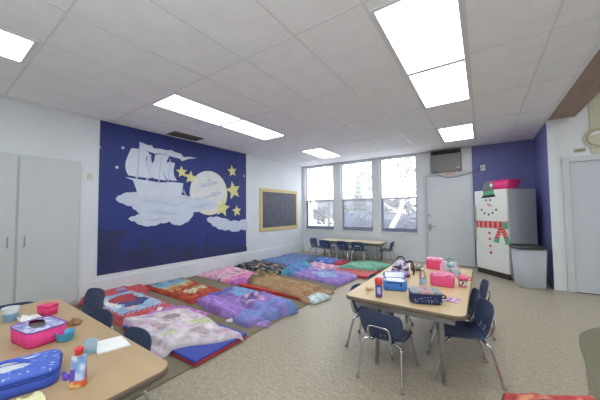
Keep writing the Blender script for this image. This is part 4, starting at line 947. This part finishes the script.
# ------------------------------------------------------------------ outdoors beyond the windows
tag(obj('parking_lot', BX(-60, 40, YB+.3, 120, -.3, -.2), mat('outdoor_ground', (196, 198, 204), .9, var=.12, scale=.6)), 'pale parking lot outside the windows', 'parking lot')['kind'] = 'structure'
BARK = mat('pale_bark', (214, 210, 206), .9, var=.1); TWIG = mat('twig_grey', (112, 110, 112), .9)
def tree(label, base, pts, r0, seed, m, depth=4, spread=.6, ln=1.5):
    t = thing('bare_tree', label, 'tree', base); rr = random.Random(seed); bm = bmesh.new(); tw = bmesh.new()
    pts = [Vector(p)-Vector(base) for p in pts]; sp = smooth_path(pts, 5); add_tube(bm, sp, [r0*(1-.7*i/len(sp)) for i in range(len(sp))], 8)
    def grow(p, d_, L, r, k):
        q = p+d_*L*.5+Vector((rr.uniform(-.1, .1), rr.uniform(-.1, .1), rr.uniform(-.05, .1)))*L; e = q+(d_+Vector((rr.uniform(-.3, .3), rr.uniform(-.3, .3), rr.uniform(-.1, .35)))).normalized()*L*.5
        add_tube(tw if k < depth-1 else bm, [p, q, e], [max(r, r0*.18), max(r*.8, r0*.16), max(r*.6, r0*.13)], 5)
        if k > 0:
            for _ in range(3 if k > 1 else 2):
                nd = (d_+Vector((rr.uniform(-1, 1), rr.uniform(-1, 1), rr.uniform(-.5, .8)))*spread*1.3).normalized(); s = rr.random()
                grow(e if s < .5 else q, nd, L*rr.uniform(.6, .85), r*.6, k-1)
    for i in range(len(sp)//3, len(sp), 3):
        grow(sp[i], (Vector((rr.uniform(-1, 1), rr.uniform(-.7, .7), rr.uniform(.1, .9)))).normalized(), ln, r0*.42, depth-1)
    obj('trunk', bm, m, t); obj('twigs', tw, TWIG if m is BARK else m, t); return t
Yt = 12.5; tp = [at(x, y, 1, Yt) for x, y in ((388, 236), (392, 227), (397, 218), (401, 208), (403, 197), (401, 184), (396, 172), (390, 160), (386, 140))]
tree('pale leaning tree trunk outside the window nearest the door', (tp[0].x, Yt, -.2), [(tp[0].x, Yt, -.2)]+tp[1:], .13, 4, BARK, 4, .6, 1.5)
for k, (px, Y, H, lab) in enumerate(((310, 24, 8, 'thin bare tree outside the left edge of the leftmost window'), (328, 20, 8, 'bare tree outside the right half of the leftmost window'), (352, 30, 9, 'bare tree far outside the middle window'), (408, 24, 9, 'bare tree far outside at the right edge of the third window'))):
    p = at(px, 212, 1, Y); tree(lab, (p.x, Y, -.2), [(p.x, Y, -.2), (p.x+.1, Y, H*.3), (p.x-.1, Y, H*.6), (p.x+.2, Y, H)], .13, 20+k, mat('grey_bark', (112, 112, 114), .9), 3, .6, 2.2)
p = at(359, 212, 1, 34); t = thing('conifer', 'pale pointed conifer far beyond the middle window', 'tree', (p.x, 34, -.2)); bm = bmesh.new()
for k in range(9): add_lathe(bm, [(1.9-.19*k, .8+.55*k), (.9-.09*k, 1.2+.55*k), (.15, 1.75+.55*k)], 14)
for v in bm.verts: v.co += Vector((.22*N(v.co.x*3, v.co.z*3, 1), .22*N(v.co.y*3, v.co.z*3, 2), .15*N(v.co.x*5, v.co.y*5, 3)))
obj('crown', bm, mat('conifer_green', (92, 108, 104), .9, var=.2), t); obj('trunk', LT([(.2, 0), (.15, 1.2)], 10), BARK, t)
def car(label, x, y, rz, col):
    t = thing('car', label, 'car', (x, y, -.2), rz); cm = mat('paint_%d_%d_%d' % col, col, .25, .2, var=.02)
    prof = [(-2.2, .35), (-2.22, .75), (-2.1, .92), (-1.5, 1.0), (-1.0, 1.46), (.55, 1.5), (1.25, 1.02), (2.0, .9), (2.2, .7), (2.2, .35)]
    M_ = Matrix.Translation((0, .85, 0)) @ Matrix.Rotation(PI/2, 4, 'X'); bm = PR(prof, 0, 1.7, M_); bmesh.ops.bevel(bm, geom=bm.edges[:], offset=.06, segments=2, affect='EDGES'); obj('body', bm, cm, t)
    bm = bmesh.new(); w = [(-1.32, 1.04), (-.93, 1.38), (-.25, 1.41), (-.25, 1.05)]; w2 = [(-.17, 1.05), (-.17, 1.41), (.5, 1.42), (1.02, 1.06)]
    add_prism(bm, w, -.01, 1.72, M_); add_prism(bm, w2, -.01, 1.72, M_); obj('side_window', bm, mat('car_glass', (120, 130, 146), .1), t)
    for sx in (-1.35, 1.35):
        for sy in (-1, 1): wl = obj('wheel', LT([(.12, -.1), (.33, -.1), (.34, -.06), (.34, .06), (.33, .1), (.12, .1)], 22, Matrix.Translation((sx, sy*.78, .34)) @ Matrix.Rotation(PI/2, 4, 'X')), mat('tyre', (60, 60, 66), .8), t)
    return t
p = at(386, 219, 1, 16.5); car('dark blue car parked outside the third window', p.x, 16.5, .25, (34, 44, 84))
p = at(410, 219, 1, 22); car('dark grey car parked behind the pale leaning trunk', p.x+1.2, 22, .1, (44, 50, 72))
p = at(366.5, 219, 1, 20); car('slate blue car parked outside the right half of the middle window', p.x-.6, 20, 1.35, (36, 48, 92))
def shrub(label, x, y, r, seed, col):
    bm = bmesh.new(); rr = random.Random(seed)
    for k in range(130):
        a, b = rr.uniform(0, 6.28), rr.uniform(-.3, 1.5); q = Vector((math.cos(a)*math.cos(b), math.sin(a)*math.cos(b), math.sin(b)))*r*rr.uniform(.55, 1)
        q.z = max(.05, q.z+.25*r); add_ball(bm, q, r*.14, 1, 1, .6, 1)
    o = obj('shrub', bm, mat('shrub_%d' % seed, col, .9, var=.3, scale=4)); o.location = (x, y, -.2); tag(o, label, 'shrub')
p = at(366, 222, 1, 14.5); shrub('green shrub before the slate blue car', p.x, 14.5, .42, 1, (112, 140, 100))
p = at(348, 222, 1, 13); shrub('grey shrub low outside the left half of the middle window', p.x, 13, .4, 2, (92, 102, 112))
p = at(317, 220, 1, 26); shrub('grey green hedge shrub outside the leftmost window', p.x, 26, 1.6, 3, (104, 114, 108))
p = at(344, 213, 1, 40); shrub('distant shrub left of the conifer', p.x, 40, 2.2, 4, (112, 118, 122))
p = at(398, 210, 1, 44); shrub('distant shrub behind the pale leaning trunk', p.x, 44, 3.0, 5, (118, 120, 126))
t0, t1 = at(309, 222, 1, 15), at(327, 222, 1, 15)
t = thing('white_fence', 'white rail fence with tall post outside the leftmost window', 'fence', (t0.x, 15, -.2)); FWt = mat('fence_white', (236, 238, 240), .6)
obj('post', BX(-.06, .30, -.06, .06, 0, 2.0), FWt, t); obj('post', BX(t1.x-t0.x-.1, t1.x-t0.x, -.06, .06, 0, 1.1), FWt, t)
obj('rail', BX(0, t1.x-t0.x, -.03, .03, .45, .72), FWt, t)
p = at(346, 210, 1, 48)
t = thing('building', 'low pale building far across the parking lot', 'building', (p.x, 52, -.2))
obj('wall', BX(-9, 5, 0, 6, 0, 3.6), mat('far_wall', (150, 152, 158), .9), t); obj('roof', BX(-9.4, 5.4, -.4, 6.4, 3.6, 4.1), mat('far_roof', (112, 118, 130), .9), t)
for k in range(4): obj('window', BX(-7.5+3.2*k, -6+3.2*k, -.05, .02, 1.2, 2.6), mat('far_glass', (80, 90, 110), .3), t)

# ------------------------------------------------------------------ light
w = bpy.data.worlds.new('overcast_sky'); SC.world = w; w.use_nodes = True; n = w.node_tree.nodes; l = w.node_tree.links
bg = n['Background']; tc = n.new('ShaderNodeTexCoord'); sp_ = n.new('ShaderNodeSeparateXYZ'); l.new(tc.outputs['Generated'], sp_.inputs[0])
rp = n.new('ShaderNodeValToRGB'); l.new(sp_.outputs['Z'], rp.inputs[0]); rp.color_ramp.elements[0].position = .0; rp.color_ramp.elements[0].color = (.86, .89, .93, 1); rp.color_ramp.elements[1].position = .5; rp.color_ramp.elements[1].color = (.93, .96, 1, 1)
l.new(rp.outputs[0], bg.inputs['Color']); bg.inputs['Strength'].default_value = 4.5
# bare unseen lamps added for even light: right row continued, and the lobby
for (x, y, z) in ((XC, YC-3.66, CEIL), (XC, YC-2.44, CEIL), (2.4, 3.6, 3.6), (2.4, 0, 3.6)):
    ld_ = bpy.data.lights.new('unseen_lamp', 'AREA'); ld_.shape = 'RECTANGLE'; ld_.size = .56; ld_.size_y = 1.16; ld_.energy = LAMP_E*.65*PI; ld_.color = (.93, .98, 1)
    if z > 3.2: ld_.energy *= 2.0
    lo = bpy.data.objects.new('unseen_lamp', ld_); COL.objects.link(lo); lo.location = (x+.3, y+.61, z-.01)
up = bpy.data.lights.new('ceiling_fill', 'AREA'); up.shape = 'DISK'; up.size = 1.6; up.energy = 66; up.color = (.86, .94, 1)     # unseen fill added behind the camera to brighten the ceiling
uo = bpy.data.objects.new('ceiling_fill', up); COL.objects.link(uo); uo.location = (-.2, -1.6, 1.2); uo.rotation_euler = (PI-.3, 0, 0)
vs = SC.view_settings; vs.view_transform = 'Standard'; vs.look = 'None'; vs.gamma = 1; vs.use_curve_mapping = False; vs.exposure = 0.14
SC.cycles.max_bounces = 10; SC.cycles.diffuse_bounces = 6; SC.cycles.sample_clamp_indirect = 6
SC.cycles.use_denoising = True
